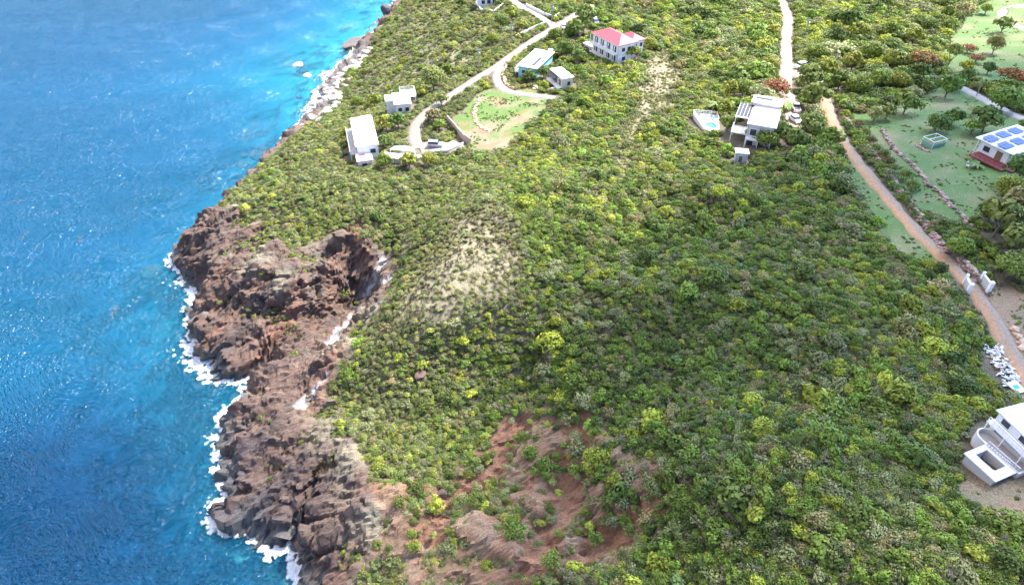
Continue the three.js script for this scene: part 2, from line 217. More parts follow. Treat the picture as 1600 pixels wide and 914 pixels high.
// ------------------------------------------------------------------ the sea: a body of clear water over the sea bed
{
  const wx = axis([[-9000, 3000], [-700, 60], [-380, 1.6], [-150, 0.7], [-25, 40], [60, 100], [400, 4000], [9000, 1]]), wz = axis([[-9000, 3000], [-900, 60], [-480, 2.4], [-330, 1.5], [-220, 0.7], [-38, 20], [60, 500], [500, 4000], [9000, 1]]);
  const nx = wx.length, nz = wz.length, pos = new Float32Array((nx * nz + 4) * 3), uv = new Float32Array((nx * nz + 4) * 2);
  const ang = 0.5, ca = Math.cos(ang), sa = Math.sin(ang);
  const wave = (x, z) => { const a = x * ca + z * sa, b = z * ca - x * sa, wob = 2 * N2(x / 30, z / 30, 7); return 0.34 * (0.5 - Math.abs(N2((a + wob) / 5, b / 9, 1))) + 0.34 * (0.5 - Math.abs(N2((a + wob) / 2.4 + 5, b / 4.4, 2))) + 0.22 * N2(a / 1.5, b / 2.6, 3) + 0.3 * N2(a / 22, b / 30, 4) - 0.2; };
  for (let j = 0; j < nz; j++) for (let i = 0; i < nx; i++) { const o = j * nx + i, x = wx[i], z = wz[j], in_ = x > -380 && x < -25 && z > -480 && z < -38; pos.set([x, in_ ? wave(x, z) : 0, z], o * 3); uv.set([x / 34, z / 34], o * 2); }
  const index = [], at = (i, j) => j * nx + i;
  for (let j = 0; j + 1 < nz; j++) for (let i = 0; i + 1 < nx; i++) index.push(at(i, j), at(i, j + 1), at(i + 1, j), at(i + 1, j), at(i, j + 1), at(i + 1, j + 1));
  const b0 = nx * nz; [[wx[0], wz[0]], [wx[nx - 1], wz[0]], [wx[nx - 1], wz[nz - 1]], [wx[0], wz[nz - 1]]].forEach(([x, z], k) => pos.set([x, -80, z], (b0 + k) * 3));
  index.push(b0, b0 + 1, b0 + 2, b0, b0 + 2, b0 + 3);
  for (let i = 0; i + 1 < nx; i++) { index.push(at(i, 0), at(i + 1, 0), b0); index.push(at(i + 1, nz - 1), at(i, nz - 1), b0 + 3); } index.push(b0, at(nx - 1, 0), b0 + 1, b0 + 3, b0 + 2, at(nx - 1, nz - 1));
  for (let j = 0; j + 1 < nz; j++) { index.push(at(0, j + 1), at(0, j), b0); index.push(at(nx - 1, j), at(nx - 1, j + 1), b0 + 1); } index.push(b0, b0 + 3, at(0, nz - 1), b0 + 1, at(nx - 1, nz - 1), b0 + 2);
  const g = new THREE.BufferGeometry(); g.setAttribute('position', new THREE.BufferAttribute(pos, 3)); g.setAttribute('uv', new THREE.BufferAttribute(uv, 2)); g.setIndex(index); g.computeVertexNormals();
  const ripple = noiseTexture(1024, (u, v) => 0.5 + 0.4 * tile(u, v, 34, 3) + 0.35 * tile(u, v, 80, 4));
  const water = new THREE.MeshPhysicalMaterial({ color: new THREE.Color().setRGB(0.004, 0.125, 0.215), roughness: 0.16, ior: 1.45, transparent: true, opacity: 0.42, thickness: 4, attenuationColor: new THREE.Color().setRGB(0.18, 0.80, 0.89), attenuationDistance: 5, bumpMap: ripple, bumpScale: 0.7 });
  structure('sea', g, water);
}

// ------------------------------------------------------------------ roads and tracks, draped on the ground
const routes = {
  dirtTrack: { line: [[92.8, -209.5], [91.9, -194.9], [86.8, -174], [83.3, -152.3], [82.3, -131.9], [82.1, -116.2], [82.9, -104.8], [83.3, -96.2], [82.6, -87.7], [81.6, -80.3], [80, -72.2], [77.4, -61.1]], half: 1.55 },
  gravelRoad: { line: [[116.4, -316.7], [114.2, -301.2], [110, -281.6], [102.5, -259], [95.4, -237.7], [91.1, -221.9], [91, -212.4], [92.8, -209.5]], half: 1.9 },
  gravelYard: { line: [[91.8, -224.6], [87.1, -212.9], [83.3, -200.2], [79.5, -187.2], [76.5, -174.4], [74.5, -168.1]], half: 1.9 },
  concreteRoad: { line: [[33.4, -298.8], [24.4, -284], [17, -273.1], [7.2, -259.7], [0, -249], [-5.7, -240.3], [-13.3, -230.9], [-19.4, -221.7], [-24.8, -213.4], [-28.8, -206.5], [-30.5, -199.6], [-29.7, -191.9], [-27.7, -185.5]], half: 1.9 },
  driveRing: { line: [[-27.7, -185.5], [-24.5, -186.5], [-18.9, -184.3], [-16, -186.5]], half: 3.1 },
  earthLane: { line: [[-4.1, -239.8], [-5.3, -233.3], [-4.8, -225.7], [-1.7, -219.6], [4.2, -215.6], [9.3, -212.7], [13.9, -209.8]], half: 1.6 },
  whiteSpur: { line: [[17, -273.1], [12.8, -283], [9.2, -292.2], [4.9, -301.1], [0, -316.5]], half: 1.5 },
  lawnDrive: { line: [[130.5, -205.7], [132.8, -196.2], [133.8, -184.7], [134.2, -176.3], [134.7, -171.3], [138.8, -164.6]], half: 1.7 },
  loopDrive: { line: [[212.6, -283], [202.3, -282.3], [196.1, -280.8], [189.3, -273.3], [186, -263.7], [186.8, -255.3], [188.9, -243.9]], half: 1.6 },
};
const smoothLine = (P, step = 1) => { const c = new THREE.CatmullRomCurve3(P.map(([x, z]) => new THREE.Vector3(x, 0, z)), false, 'centripetal'); return c.getSpacedPoints(Math.ceil(c.getLength() / step)).map((p) => [p.x, p.z]); };
for (const r of Object.values(routes)) r.smooth = withBox(smoothLine(r.line));
const onRoad = (x, z, more = 0) => Object.values(routes).some((r) => nearLine(r.smooth, x, z) < r.half + more);
function ribbon(P, half, lift, colour, across = 8, ragged = 0.35) {   // colour(s along, t across -1..1, x, z) -> rgb
  const pos = [], col = [], uv = [], index = [];
  P.forEach(([x, z], i) => {
    const a = P[Math.max(0, i - 1)], b = P[Math.min(P.length - 1, i + 1)], L = Math.hypot(b[0] - a[0], b[1] - a[1]), nx = -(b[1] - a[1]) / L, nz = (b[0] - a[0]) / L;
    for (let k = 0; k <= across; k++) {
      const t = k / across * 2 - 1, w = half * (1 + ragged * N2(x / 3, z / 3, t > 0 ? 12 : 13)), X = x + nx * t * w, Z = z + nz * t * w;
      pos.push(X, ground(X, Z) + lift - 0.25 * Math.abs(t) ** 6, Z); col.push(...colour(i, t, X, Z)); uv.push(X / 9, Z / 9);
      if (i && k) { const o = i * (across + 1) + k; index.push(o - across - 2, o - across - 1, o, o - across - 2, o, o - 1); }
    }
  });
  const g = new THREE.BufferGeometry(); g.setAttribute('position', new THREE.Float32BufferAttribute(pos, 3)); g.setAttribute('color', new THREE.Float32BufferAttribute(col, 3)); g.setAttribute('uv', new THREE.Float32BufferAttribute(uv, 2)); g.setIndex(index); g.computeVertexNormals(); return g;
}
const mix3 = (a, b, t) => a.map((v, i) => v + (b[i] - v) * clamp(t));
const gritty = noiseTexture(512, (u, v) => 0.86 + 0.25 * tile(u, v, 60, 8) + 0.2 * tile(u, v, 20, 9));
const roadMat = new THREE.MeshStandardMaterial({ vertexColors: true, map: gritty, bumpMap: gritty, bumpScale: 0.05, roughness: 0.95 });
const road = (name, r, lift, colour, ragged) => structure(name, ribbon(r.smooth, r.half, lift, colour, 8, ragged), roadMat);
road('dirt_track', routes.dirtTrack, 0.22, (i, t, x, z) => mix3(mix3([0.40, 0.215, 0.11], [0.29, 0.215, 0.155], ss(-0.35, 0.35, -t + 0.9 * fbm(x / 9, z / 9, 2, 7))), [0.17, 0.17, 0.09], 1.2 * fbm(x / 2, z / 6, 3, 8)));
road('gravel_road', routes.gravelRoad, 0.22, (i, t, x, z) => mix3([0.34, 0.26, 0.19], [0.25, 0.165, 0.10], 1.6 * fbm(x / 4, z / 4, 3, 7) + ss(0.5, 1, Math.abs(t)) * 0.4));
road('gravel_driveway', routes.gravelYard, 0.27, (i, t, x, z) => mix3([0.40, 0.30, 0.22], [0.30, 0.17, 0.10], 2.2 * fbm(x / 4, z / 4, 3, 7)));
road('concrete_lane', routes.concreteRoad, 0.22, (i, t, x, z) => mix3(mix3([0.235, 0.21, 0.18], [0.26, 0.25, 0.15], ss(0.25, 0.05, Math.abs(t)) * clamp(0.4 + 3 * fbm(x / 5, z / 5, 2, 71))), [0.27, 0.21, 0.14], 2.2 * fbm(x / 3, z / 3, 3, 7)), 0.15);
road('concrete_forecourt', routes.driveRing, 0.3, (i, t, x, z) => mix3([0.33, 0.29, 0.25], [0.25, 0.165, 0.11], 2.6 * fbm(x / 3, z / 3, 3, 7)), 0.1);
road('earth_lane', routes.earthLane, 0.2, (i, t, x, z) => mix3([0.23, 0.20, 0.18], [0.32, 0.26, 0.18], 1.6 * fbm(x / 3, z / 3, 3, 7)));
road('white_driveway', routes.whiteSpur, 0.24, (i, t, x, z) => mix3([0.42, 0.38, 0.33], [0.34, 0.28, 0.2], 1.6 * fbm(x / 3, z / 3, 3, 7)), 0.15);
road('garden_driveway', routes.lawnDrive, 0.22, (i, t, x, z) => mix3([0.37, 0.33, 0.29], [0.26, 0.23, 0.17], 1.4 * fbm(x / 3, z / 3, 3, 7)), 0.08);
road('loop_driveway', routes.loopDrive, 0.22, (i, t, x, z) => mix3([0.45, 0.42, 0.38], [0.3, 0.27, 0.2], 1.4 * fbm(x / 3, z / 3, 3, 7)), 0.08);

// ------------------------------------------------------------------ foliage
const basis = (n) => { const a = Math.abs(n.y) < 0.9 ? new THREE.Vector3(0, 1, 0) : new THREE.Vector3(1, 0, 0), u = a.cross(n).normalize(); return [u, n.clone().cross(u)]; };
// a crown of radius about 1: leaf sprays spread through lobes, standing on y = 0
function crownGeometry({ lobes = 8, leaves = 420, leaf = 0.2, tall = 0.8, spread = 0.62, flat = 0.75, loose = 0.22, droop = 0 }) {
  const L = [[0, tall * 0.95, 0, 0.5]];
  for (let k = 0; k < lobes; k++) { const a = (k + rr(-0.35, 0.35)) / lobes * TAU * 1.618, q = Math.sqrt((k + 0.6) / lobes) * spread * rr(0.85, 1.15); L.push([Math.cos(a) * q, tall * (1 - 0.62 * q * q) * rr(0.72, 1.08), Math.sin(a) * q, rr(0.27, 0.47)]); }
  const sum = L.reduce((s, l) => s + l[3] ** 2, 0), pos = [], nor = [], col = [], index = [], v = new THREE.Vector3();
  for (const [lx, ly, lz, lr] of L) {
    const n = Math.round(leaves * lr * lr / sum), tone = rr(0.85, 1.12);
    for (let k = 0; k < n; k++) {
      const up = rr(-0.45, 1), a = rr(0, TAU), s = Math.sqrt(1 - up * up), out = new THREE.Vector3(Math.cos(a) * s, up, Math.sin(a) * s), q = lr * (1 - loose * rnd() * rnd() * 2.2 + rr(-0.05, 0.13));
      const p = new THREE.Vector3(lx, ly, lz).addScaledVector(out, q); p.y = ly + (p.y - ly) * flat - droop * (p.x * p.x + p.z * p.z);
      const nn = out.clone().add(v.set(rr(-1, 1), rr(-0.5, 1.1), rr(-1, 1)).multiplyScalar(0.62)).normalize(), [U, V] = basis(nn), sp = rr(0, TAU), w = leaf * rr(0.6, 1.25), c = Math.cos(sp), d = Math.sin(sp);
      const A = U.clone().multiplyScalar(c).addScaledVector(V, d), B = V.clone().multiplyScalar(c).addScaledVector(U, -d), o = pos.length / 3, sn = nn.clone().lerp(out, 0.45).normalize(), t = tone * rr(0.8, 1.18);
      for (const [ka, kb, kn] of [[-0.6, 0, 0], [0, -0.42, 0.14], [0.6, 0, 0], [0, 0.42, 0.14]]) { const r = p.clone().addScaledVector(A, ka * w).addScaledVector(B, kb * w).addScaledVector(nn, kn * w); pos.push(r.x, r.y, r.z); nor.push(sn.x, sn.y, sn.z); col.push(t, t * rr(0.97, 1.03), t * 0.95); }
      index.push(o, o + 1, o + 2, o, o + 2, o + 3);
    }
  }
  const g = new THREE.BufferGeometry(); g.setAttribute('position', new THREE.Float32BufferAttribute(pos, 3)); g.setAttribute('normal', new THREE.Float32BufferAttribute(nor, 3)); g.setAttribute('color', new THREE.Float32BufferAttribute(col, 3)); g.setIndex(index); return g;
}
const broad = [0, 1, 2, 3].map((k) => crownGeometry({ lobes: 7 + 2 * k, leaves: 460, leaf: 0.23, tall: rr(0.75, 1.0), spread: 0.66, loose: 0.3 }));
const small = [0, 1, 2].map((k) => crownGeometry({ lobes: 13 + 3 * k, leaves: 640, leaf: 0.16, tall: rr(0.7, 0.9), spread: 0.72, loose: 0.35, flat: 0.85 }));
const airy = [0, 1].map(() => crownGeometry({ lobes: 14, leaves: 300, leaf: 0.17, tall: 0.85, spread: 0.75, loose: 0.9 }));
const round = [0, 1].map((k) => crownGeometry({ lobes: 20, leaves: 1500, leaf: 0.13, tall: 0.78 + 0.1 * k, spread: 0.62, loose: 0.3, flat: 0.95 }));
const crowns = [...broad, ...small, ...airy];
function limb(pos, nor, index, a, b, ra, rb, n = 5) {
  const d = b.clone().sub(a).normalize(), [U, V] = basis(d), o = pos.length / 3;
  for (const [p, r] of [[a, ra], [b, rb]]) for (let k = 0; k < n; k++) { const t = k / n * TAU, q = U.clone().multiplyScalar(Math.cos(t)).addScaledVector(V, Math.sin(t)); pos.push(p.x + q.x * r, p.y + q.y * r, p.z + q.z * r); nor.push(q.x, q.y, q.z); }
  for (let k = 0; k < n; k++) { const k2 = (k + 1) % n; index.push(o + k, o + k2, o + n + k, o + k2, o + n + k2, o + n + k); }
}
const fromLists = (pos, nor, index) => { const g = new THREE.BufferGeometry(); g.setAttribute('position', new THREE.Float32BufferAttribute(pos, 3)); g.setAttribute('normal', new THREE.Float32BufferAttribute(nor, 3)); g.setIndex(index); return g; };
function trunkGeometry(forks = 4, height = 0.75, r = 0.07) {   // stem and forking limbs for a crown of radius 1
  const pos = [], nor = [], index = [], V = (x, y, z) => new THREE.Vector3(x, y, z), top = V(rr(-0.06, 0.06), height * 0.4, rr(-0.06, 0.06));
  limb(pos, nor, index, V(0, -0.5, 0), top, r, r * 0.75);
  for (let k = 0; k < forks; k++) { const a = (k + rnd() * 0.5) / forks * TAU, e = V(Math.cos(a) * 0.4, height * rr(0.8, 1.1), Math.sin(a) * 0.4); limb(pos, nor, index, top, e, r * 0.6, r * 0.25, 4); limb(pos, nor, index, e, e.clone().add(V(Math.cos(a) * 0.25, rr(0, 0.2), Math.sin(a) * 0.25)), r * 0.25, r * 0.1, 3); }
  return fromLists(pos, nor, index);
}
const trunks = [trunkGeometry(4), trunkGeometry(5)];
function bareGeometry(levels = 4) {   // a leafless crown of radius about 1
  const pos = [], nor = [], index = [];
  const grow = (p, d, len, r, lv) => {
    const e = p.clone().addScaledVector(d, len); limb(pos, nor, index, p, e, r, r * 0.62, lv > 2 ? 5 : 3);
    if (lv > 0) { const n = lv > 3 ? 5 : 3; for (let k = 0; k < n; k++) { const q = d.clone().add(new THREE.Vector3(rr(-1, 1), rr(-0.25, 0.7), rr(-1, 1)).multiplyScalar(0.95)).normalize(); grow(p.clone().lerp(e, rr(0.6, 1)), q, len * rr(0.6, 0.95), r * 0.6, lv - 1); } }
  };
  grow(new THREE.Vector3(0, -0.2, 0), new THREE.Vector3(0.05, 1, 0).normalize(), 0.42, 0.055, levels); return fromLists(pos, nor, index);
}
const bares = [bareGeometry(), bareGeometry(), bareGeometry()];
const bark = std(0.16, 0.13, 0.10, 0.95), paleBark = std(0.33, 0.285, 0.225, 0.95);
const leafMat = (r, g, b) => new THREE.MeshPhysicalMaterial({ color: new THREE.Color().setRGB(r, g, b), vertexColors: true, roughness: 0.8, specularIntensity: 0.3, transmission: 0.32, side: THREE.DoubleSide });
const kinds = [
  { name: 'green_tree', rgb: [0.13, 0.19, 0.03], label: 'mid green leafy scrub tree in the dense hillside canopy', w: 1.0 },
  { name: 'yellow_green_tree', rgb: [0.27, 0.295, 0.04], label: 'yellow green leafy scrub tree in the hillside canopy', w: 0.62 },
  { name: 'dark_green_tree', rgb: [0.066, 0.10, 0.022], label: 'dark green dense scrub tree in the hillside canopy', w: 0.95 },
  { name: 'grey_green_shrub', rgb: [0.21, 0.222, 0.105], label: 'dusty grey green shrub in the hillside canopy', w: 0.7 },
  { name: 'olive_brown_shrub', rgb: [0.255, 0.215, 0.10], label: 'dry olive brown shrub in the hillside canopy', w: 0.42 },
  { name: 'blue_green_tree', rgb: [0.12, 0.18, 0.065], label: 'blue green leafy scrub tree in the hillside canopy', w: 0.3 },
  { name: 'bright_green_tree', rgb: [0.155, 0.24, 0.035], label: 'bright fresh green scrub tree in the hillside canopy', w: 0.42 },
];
const olive = [0.15, 0.188, 0.038];
for (const k of kinds) k.mats = [0, 1, 2, 3].map((i) => leafMat(...k.rgb.map((v, c) => lerp(v, olive[c], [0.1, 0.5, 0.25, 0.05][i]) * [1.12, 1.25, 1.42, 1.58][i])));
// things that stand in clearings: [x, z, radius] where no scrub grows
const clear = [];
const keepClear = (x, z, r) => clear.push([x, z, r]);
function inView(x, y, z, more = 0.16) {   // near enough to the camera's field to be seen from it or from a few steps to the side
  const f = camera.position, p = Math.cos(40 * Math.PI / 180), q = Math.sin(40 * Math.PI / 180), dy = y - f.y, dz = -(z - f.z), depth = dz * p - dy * q, up = dz * q + dy * p;
  return depth > 20 && Math.abs((x - f.x) / depth) < 0.74 * (1 + more) && Math.abs(up / depth) < 0.423 * (1 + more);
}

// ------------------------------------------------------------------ houses
const deg = Math.PI / 180;
const weathered = noiseTexture(256, (u, v) => 0.93 + 0.12 * tile(u, v, 7, 31) + 0.1 * tile(u, v, 26, 32));
const M = {
  whiteRoof: std(0.86, 0.86, 0.84, 0.6, { map: weathered }), whiteWall: std(0.78, 0.77, 0.74, 0.85, { map: weathered }), greyWall: std(0.52, 0.51, 0.49, 0.9, { map: weathered }), creamWall: std(0.68, 0.62, 0.47, 0.85, { map: weathered }), pinkWall: std(0.62, 0.55, 0.52, 0.85, { map: weathered }),
  turquoiseWall: std(0.30, 0.62, 0.60, 0.8, { map: weathered }), redRoof: std(0.40, 0.06, 0.08, 0.6, { map: weathered }), redDeck: std(0.20, 0.05, 0.045, 0.8), concrete: std(0.50, 0.48, 0.45, 0.95, { map: gritty }), paleConcrete: std(0.66, 0.64, 0.6, 0.95, { map: gritty }), redConcrete: std(0.48, 0.36, 0.29, 0.95, { map: gritty }),
  deck: std(0.42, 0.40, 0.38, 0.9, { map: weathered }), white: std(0.8, 0.8, 0.78, 0.6), dark: std(0.03, 0.03, 0.033, 0.6), blackMetal: std(0.025, 0.025, 0.03, 0.5), glass: new THREE.MeshPhysicalMaterial({ color: new THREE.Color().setRGB(0.03, 0.04, 0.05), roughness: 0.08 }),
  solarBlack: new THREE.MeshPhysicalMaterial({ color: new THREE.Color().setRGB(0.01, 0.011, 0.018), roughness: 0.45 }), solarBlue: new THREE.MeshPhysicalMaterial({ color: new THREE.Color().setRGB(0.012, 0.045, 0.20), roughness: 0.3 }), steel: std(0.6, 0.6, 0.6, 0.5, { metalness: 0.4 }), wood: std(0.20, 0.13, 0.08, 0.9), greyWood: std(0.26, 0.24, 0.22, 0.95), red: std(0.55, 0.06, 0.05, 0.7),
  pool: new THREE.MeshPhysicalMaterial({ color: new THREE.Color().setRGB(0.006, 0.19, 0.28), roughness: 0.15 }), tyre: std(0.02, 0.02, 0.02, 0.9),
};
const boxGeo = (w, h, d, x = 0, y = 0, z = 0) => new THREE.BoxGeometry(w, h, d).translate(x, y + h / 2, z);
const box = (p, name, mat, w, h, d, x = 0, y = 0, z = 0) => mesh(name, boxGeo(w, h, d, x, y, z), mat, p);
const bar = (a, b, r = 0.04, n = 5) => { const A = new THREE.Vector3(...a), B = new THREE.Vector3(...b), L = A.distanceTo(B); return new THREE.CylinderGeometry(r, r, L, n).translate(0, L / 2, 0).applyQuaternion(new THREE.Quaternion().setFromUnitVectors(new THREE.Vector3(0, 1, 0), B.clone().sub(A).normalize())).translate(...a); };
const prism = (pts, h, y = 0) => { const s = new THREE.Shape(pts.map(([x, z]) => new THREE.Vector2(x, -z))); return new THREE.ExtrudeGeometry(s, { depth: h, bevelEnabled: false }).rotateX(-Math.PI / 2).translate(0, y, 0); };
// roofs: hip or gable over w by d, ridge along z
function hipGeometry(w, d, rise, inset, y, thick = 0.18) {
  const a = w / 2, b = d / 2, r = Math.max(0.02, b - inset), P = [[-a, 0, -b], [a, 0, -b], [a, 0, b], [-a, 0, b], [0, rise, -r], [0, rise, r], [-a, -thick, -b], [a, -thick, -b], [a, -thick, b], [-a, -thick, b]];
  const F = [[0, 4, 1], [1, 4, 5], [1, 5, 2], [2, 5, 3], [3, 5, 4], [3, 4, 0], [0, 1, 7], [0, 7, 6], [1, 2, 8], [1, 8, 7], [2, 3, 9], [2, 9, 8], [3, 0, 6], [3, 6, 9], [6, 7, 8], [6, 8, 9]], pos = [];
  for (const f of F) for (const k of f) pos.push(P[k][0], P[k][1] + y, P[k][2]);
  const g = new THREE.BufferGeometry(); g.setAttribute('position', new THREE.Float32BufferAttribute(pos, 3)); g.setAttribute('uv', new THREE.Float32BufferAttribute(F.flat().flatMap((k) => [P[k][0] / 6, P[k][2] / 6]), 2)); g.computeVertexNormals(); return g;
}
function wing(p, { x = 0, z = 0, w, d, y0 = -3, y1, wall = M.whiteWall, roof = M.whiteRoof, over = 0.4, rise = 0.5, inset, parapet = false }) {
  box(p, 'wall', wall, w, y1 - y0, d, x, y0, z);
  const r = parapet ? mesh('roof', boxGeo(w + over * 2, 0.22, d + over * 2, x, y1 + 0.004, z), roof, p) : mesh('roof', hipGeometry(w + over * 2, d + over * 2, rise, inset ?? (w + over * 2) / 2, y1 + 0.19).translate(x, 0, z), roof, p);
  if (parapet || over >= 0.3) { const a = w / 2 + over + 0.05, b = d / 2 + over + 0.05; for (const s of [-1, 1]) { mesh('gutter', boxGeo(0.09, 0.12, 2 * b, x + s * a, y1 - 0.02, z), M.greyWall, p); mesh('downpipe', bar([x + s * (w / 2 + 0.08), y0, z + d / 2 - 0.2], [x + s * (w / 2 + 0.08), y1, z + d / 2 - 0.2], 0.05), M.greyWall, p); } }
  return r;
}
// a window or door on the face that looks along side ('+x', '-x', '+z', '-z') at plane q; u is along the wall
function opening(p, name, side, q, u, y, w, h, frame = M.white) {
  const s = side[0] === '+' ? 1 : -1, alongX = side[1] === 'z', put = (a, b, c, o, W, Hh, D) => (alongX ? boxGeo(W, Hh, D, u, y + o, q + s * c) : boxGeo(D, Hh, W, q + s * c, y + o, u));
  const f = mesh(name, mergeGeometries([put(0, 0, 0.03, -0.08, w + 0.16, 0.08, 0.12), put(0, 0, 0.03, h, w + 0.16, 0.08, 0.12), ...[-1, 1].map((k) => (alongX ? boxGeo(0.08, h, 0.12, u + k * (w / 2 + 0.04), y, q + s * 0.03) : boxGeo(0.12, h, 0.08, q + s * 0.03, y, u + k * (w / 2 + 0.04))))]), frame, p);
  mesh(name === 'door' ? 'door_panel' : 'pane', put(0, 0, 0.012, 0, w, h, 0.04), name === 'door' ? M.wood : M.glass, f); return f;
}
function rail(p, pts, y, h = 1, mat = M.white, gap = 1.2) {
  const g = []; for (let i = 0; i + 1 < pts.length; i++) { const [ax, az] = pts[i], [bx, bz] = pts[i + 1], L = Math.hypot(bx - ax, bz - az), n = Math.max(1, Math.round(L / gap)); g.push(bar([ax, y + h, az], [bx, y + h, bz], 0.06), bar([ax, y + h * 0.5, az], [bx, y + h * 0.5, bz], 0.04)); for (let k = 0; k <= n; k++) g.push(bar([lerp(ax, bx, k / n), y, lerp(az, bz, k / n)], [lerp(ax, bx, k / n), y + h, lerp(az, bz, k / n)], 0.05)); }
  return mesh('railing', mergeGeometries(g), mat, p);
}
const posts = (p, list, y0, y1, r = 0.12, mat = M.white) => list.forEach(([x, z]) => mesh('post', bar([x, y0, z], [x, y1, z], r, 6), mat, p));
function panels(p, nx, nz, w, d, x0, z0, y, mat, tilt = 0, gap = 0.12) {   // rows of solar panels, each its own part
  const g = new THREE.BoxGeometry(w, 0.05, d), fg = mergeGeometries([boxGeo(w, 0.05, 0.03, 0, -0.02, -d / 2), boxGeo(w, 0.05, 0.03, 0, -0.02, d / 2)]);
  for (let i = 0; i < nx; i++) for (let j = 0; j < nz; j++) { const m = mesh('solar_panel', g, mat, p); m.position.set(x0 + i * (w + gap), y - tilt * j * (d + gap), z0 + j * (d + gap)); m.rotation.x = Math.atan(tilt); }
}
const at = (x, z, up = 0) => [x, ground(x, z) + up, z];
function house(name, label, x, z, turn, r) { (Array.isArray(r[0]) ? r : [r]).forEach(([dx, dz, q]) => { const c = Math.cos(turn * deg), s = Math.sin(turn * deg); keepClear(x + dx * c + dz * s, z - dx * s + dz * c, q); }); return thing(name, label, 'house', at(x, z), turn * deg); }

{ // long white roofed house above the headland
  const h = house('seaside_house', 'long white roofed house with side deck standing above the rocky headland', -45, -192.1, 15, [[0, -7, 4.5], [0, 0, 4.5], [0, 6, 4.5], [-1.6, 11.5, 4], [-4.6, -2, 3], [-4.6, 4, 3]]);
  wing(h, { w: 6, d: 18.5, y0: -4, y1: 5.6, parapet: true, over: 0.35 }); wing(h, { x: 1.6, z: -9.9, w: 2.6, d: 1.6, y0: -3, y1: 5.35, parapet: true, over: 0.2 });
  wing(h, { x: -1.4, z: 11.2, w: 4, d: 4.4, y0: -3, y1: 3, parapet: true, over: 0.3 }); mesh('red_tiles', boxGeo(1.7, 0.08, 1, -1.9, 3.24, 10.3), M.red, h);
  opening(h, 'window', '+z', 13.4, -1.6, 1, 1.5, 1.2); opening(h, 'window', '+z', 9.25, 1.5, 3, 1.6, 1.4); for (const u of [-6, -2, 2, 6]) opening(h, 'window', '-x', -3, u, 2.6, 1.6, 1.7);
  box(h, 'deck_floor', M.deck, 2, 0.2, 17, -4.2, 2, -1.2); rail(h, [[-5.15, -9.6], [-5.15, 7.2], [-3.3, 7.2]], 2.2); posts(h, [[-5, -9], [-5, -4], [-5, 1], [-5, 6.8]], -5, 2); box(h, 'lower_porch', M.deck, 3.6, 0.2, 2, -1.6, -0.4, 14.5); rail(h, [[-3.4, 15.4], [0.2, 15.4]], -0.2); posts(h, [[-3.2, 15.2], [0, 15.2]], -4, -0.4);
}
{ // smaller white roofed house with a deck behind
  const h = house('deck_house', 'white flat roofed cottage with grey deck beside the concrete lane', -37.1, -215.4, 13, [[0, 0, 5.2], [3.5, -7, 4]]);
  wing(h, { w: 4.8, d: 8.4, x: 0.6, y0: -3, y1: 3.7, parapet: true }); wing(h, { w: 2.6, d: 4.4, x: -3.1, z: -1.6, y0: -4, y1: 3.5, parapet: true, over: 0.25 }); box(h, 'deck_floor', M.deck, 5, 0.2, 6.6, 3.4, 1.9, -7.6); rail(h, [[0.9, -10.9], [5.9, -10.9], [5.9, -4.3]], 2.1); rail(h, [[0.9, -10.9], [0.9, -4.4]], 2.1); posts(h, [[1.2, -10.6], [5.6, -10.6], [5.6, -4.6], [1.2, -4.6]], -3, 1.9);
  opening(h, 'window', '+z', 4.2, -0.4, 1.2, 1.2, 1.3); opening(h, 'window', '+z', 4.2, 1.9, 1.2, 1.2, 1.3); box(h, 'roof_hatch', M.deck, 1.5, 0.25, 1.5, 2.2, 3.93, 2.6); box(h, 'roof_vent', M.dark, 0.9, 0.3, 0.6, 1.9, 3.93, -3.3);
}
{ // rounded platform at the end of the forecourt
  const h = thing('terrace_platform', 'rounded white concrete terrace with retaining wall at the lane end', 'terrace', at(-31.6, -180.2), -10 * deg); keepClear(-31.6, -180.2, 5); keepClear(-27, -180.5, 4);
  const half = []; for (let k = 0; k <= 20; k++) { const a = Math.PI * k / 20; half.push([-Math.cos(a) * 5.6, Math.sin(a) * 3.2]); }
  mesh('retaining_wall', prism(half.map(([x, z]) => [x * 0.97, z * 0.95]), 4.4, -3.1), M.concrete, h); mesh('terrace_floor', prism(half, 0.25, 1.32), M.whiteRoof, h); mesh('shade_roof', prism([[-4.2, -0.2], [-3.4, -2.2], [-1, -3], [2, -2.6], [3.6, -0.2]], 0.12, 2.4), std(0.42, 0.5, 0.46, 0.6), h); posts(h, [[-4, -0.3], [3.4, -0.3], [-1, -2.8]], -1, 2.4, 0.08); rail(h, half.filter((_, k) => k > 1 && k < 19 && k % 2 === 0), 1.57, 0.8, M.white);
  posts(h, [[-4.3, 1.7], [-2.4, 2.7], [0, 2.95], [2.6, 2.6]], -4, 1.3, 0.16);
}
{ // turquoise house with a long white roof
  const h = house('turquoise_house', 'turquoise walled house under a long white roof with one dark solar strip', 8.3, -234.4, -24, [[0, -5, 5], [0, 3, 5]]);
  wing(h, { w: 6.4, d: 15.5, y0: -3, y1: 3.6, wall: M.turquoiseWall, rise: 0.35, over: 0.5 }); panels(h, 1, 5, 1.1, 1.5, 1.5, -0.4, 4.02, M.solarBlack); box(h, 'side_porch', M.paleConcrete, 1.8, 0.25, 13, -4.3, 0.6, 0); rail(h, [[-5.2, -6.5], [-5.2, 6.5]], 0.85); posts(h, [[-5, -6], [-5, 0], [-5, 6]], -2, 0.6);
  opening(h, 'window', '+z', 7.75, -1.3, 1.1, 1.4, 1.3); opening(h, 'door', '+z', 7.75, 1.5, 0.1, 1, 2.1); for (const u of [-4, 0, 4]) opening(h, 'window', '-x', -3.2, u, 1.1, 1.4, 1.3); box(h, 'roof_tank', M.white, 1.4, 0.8, 1.2, 2.4, 4.0, -7.4);
}
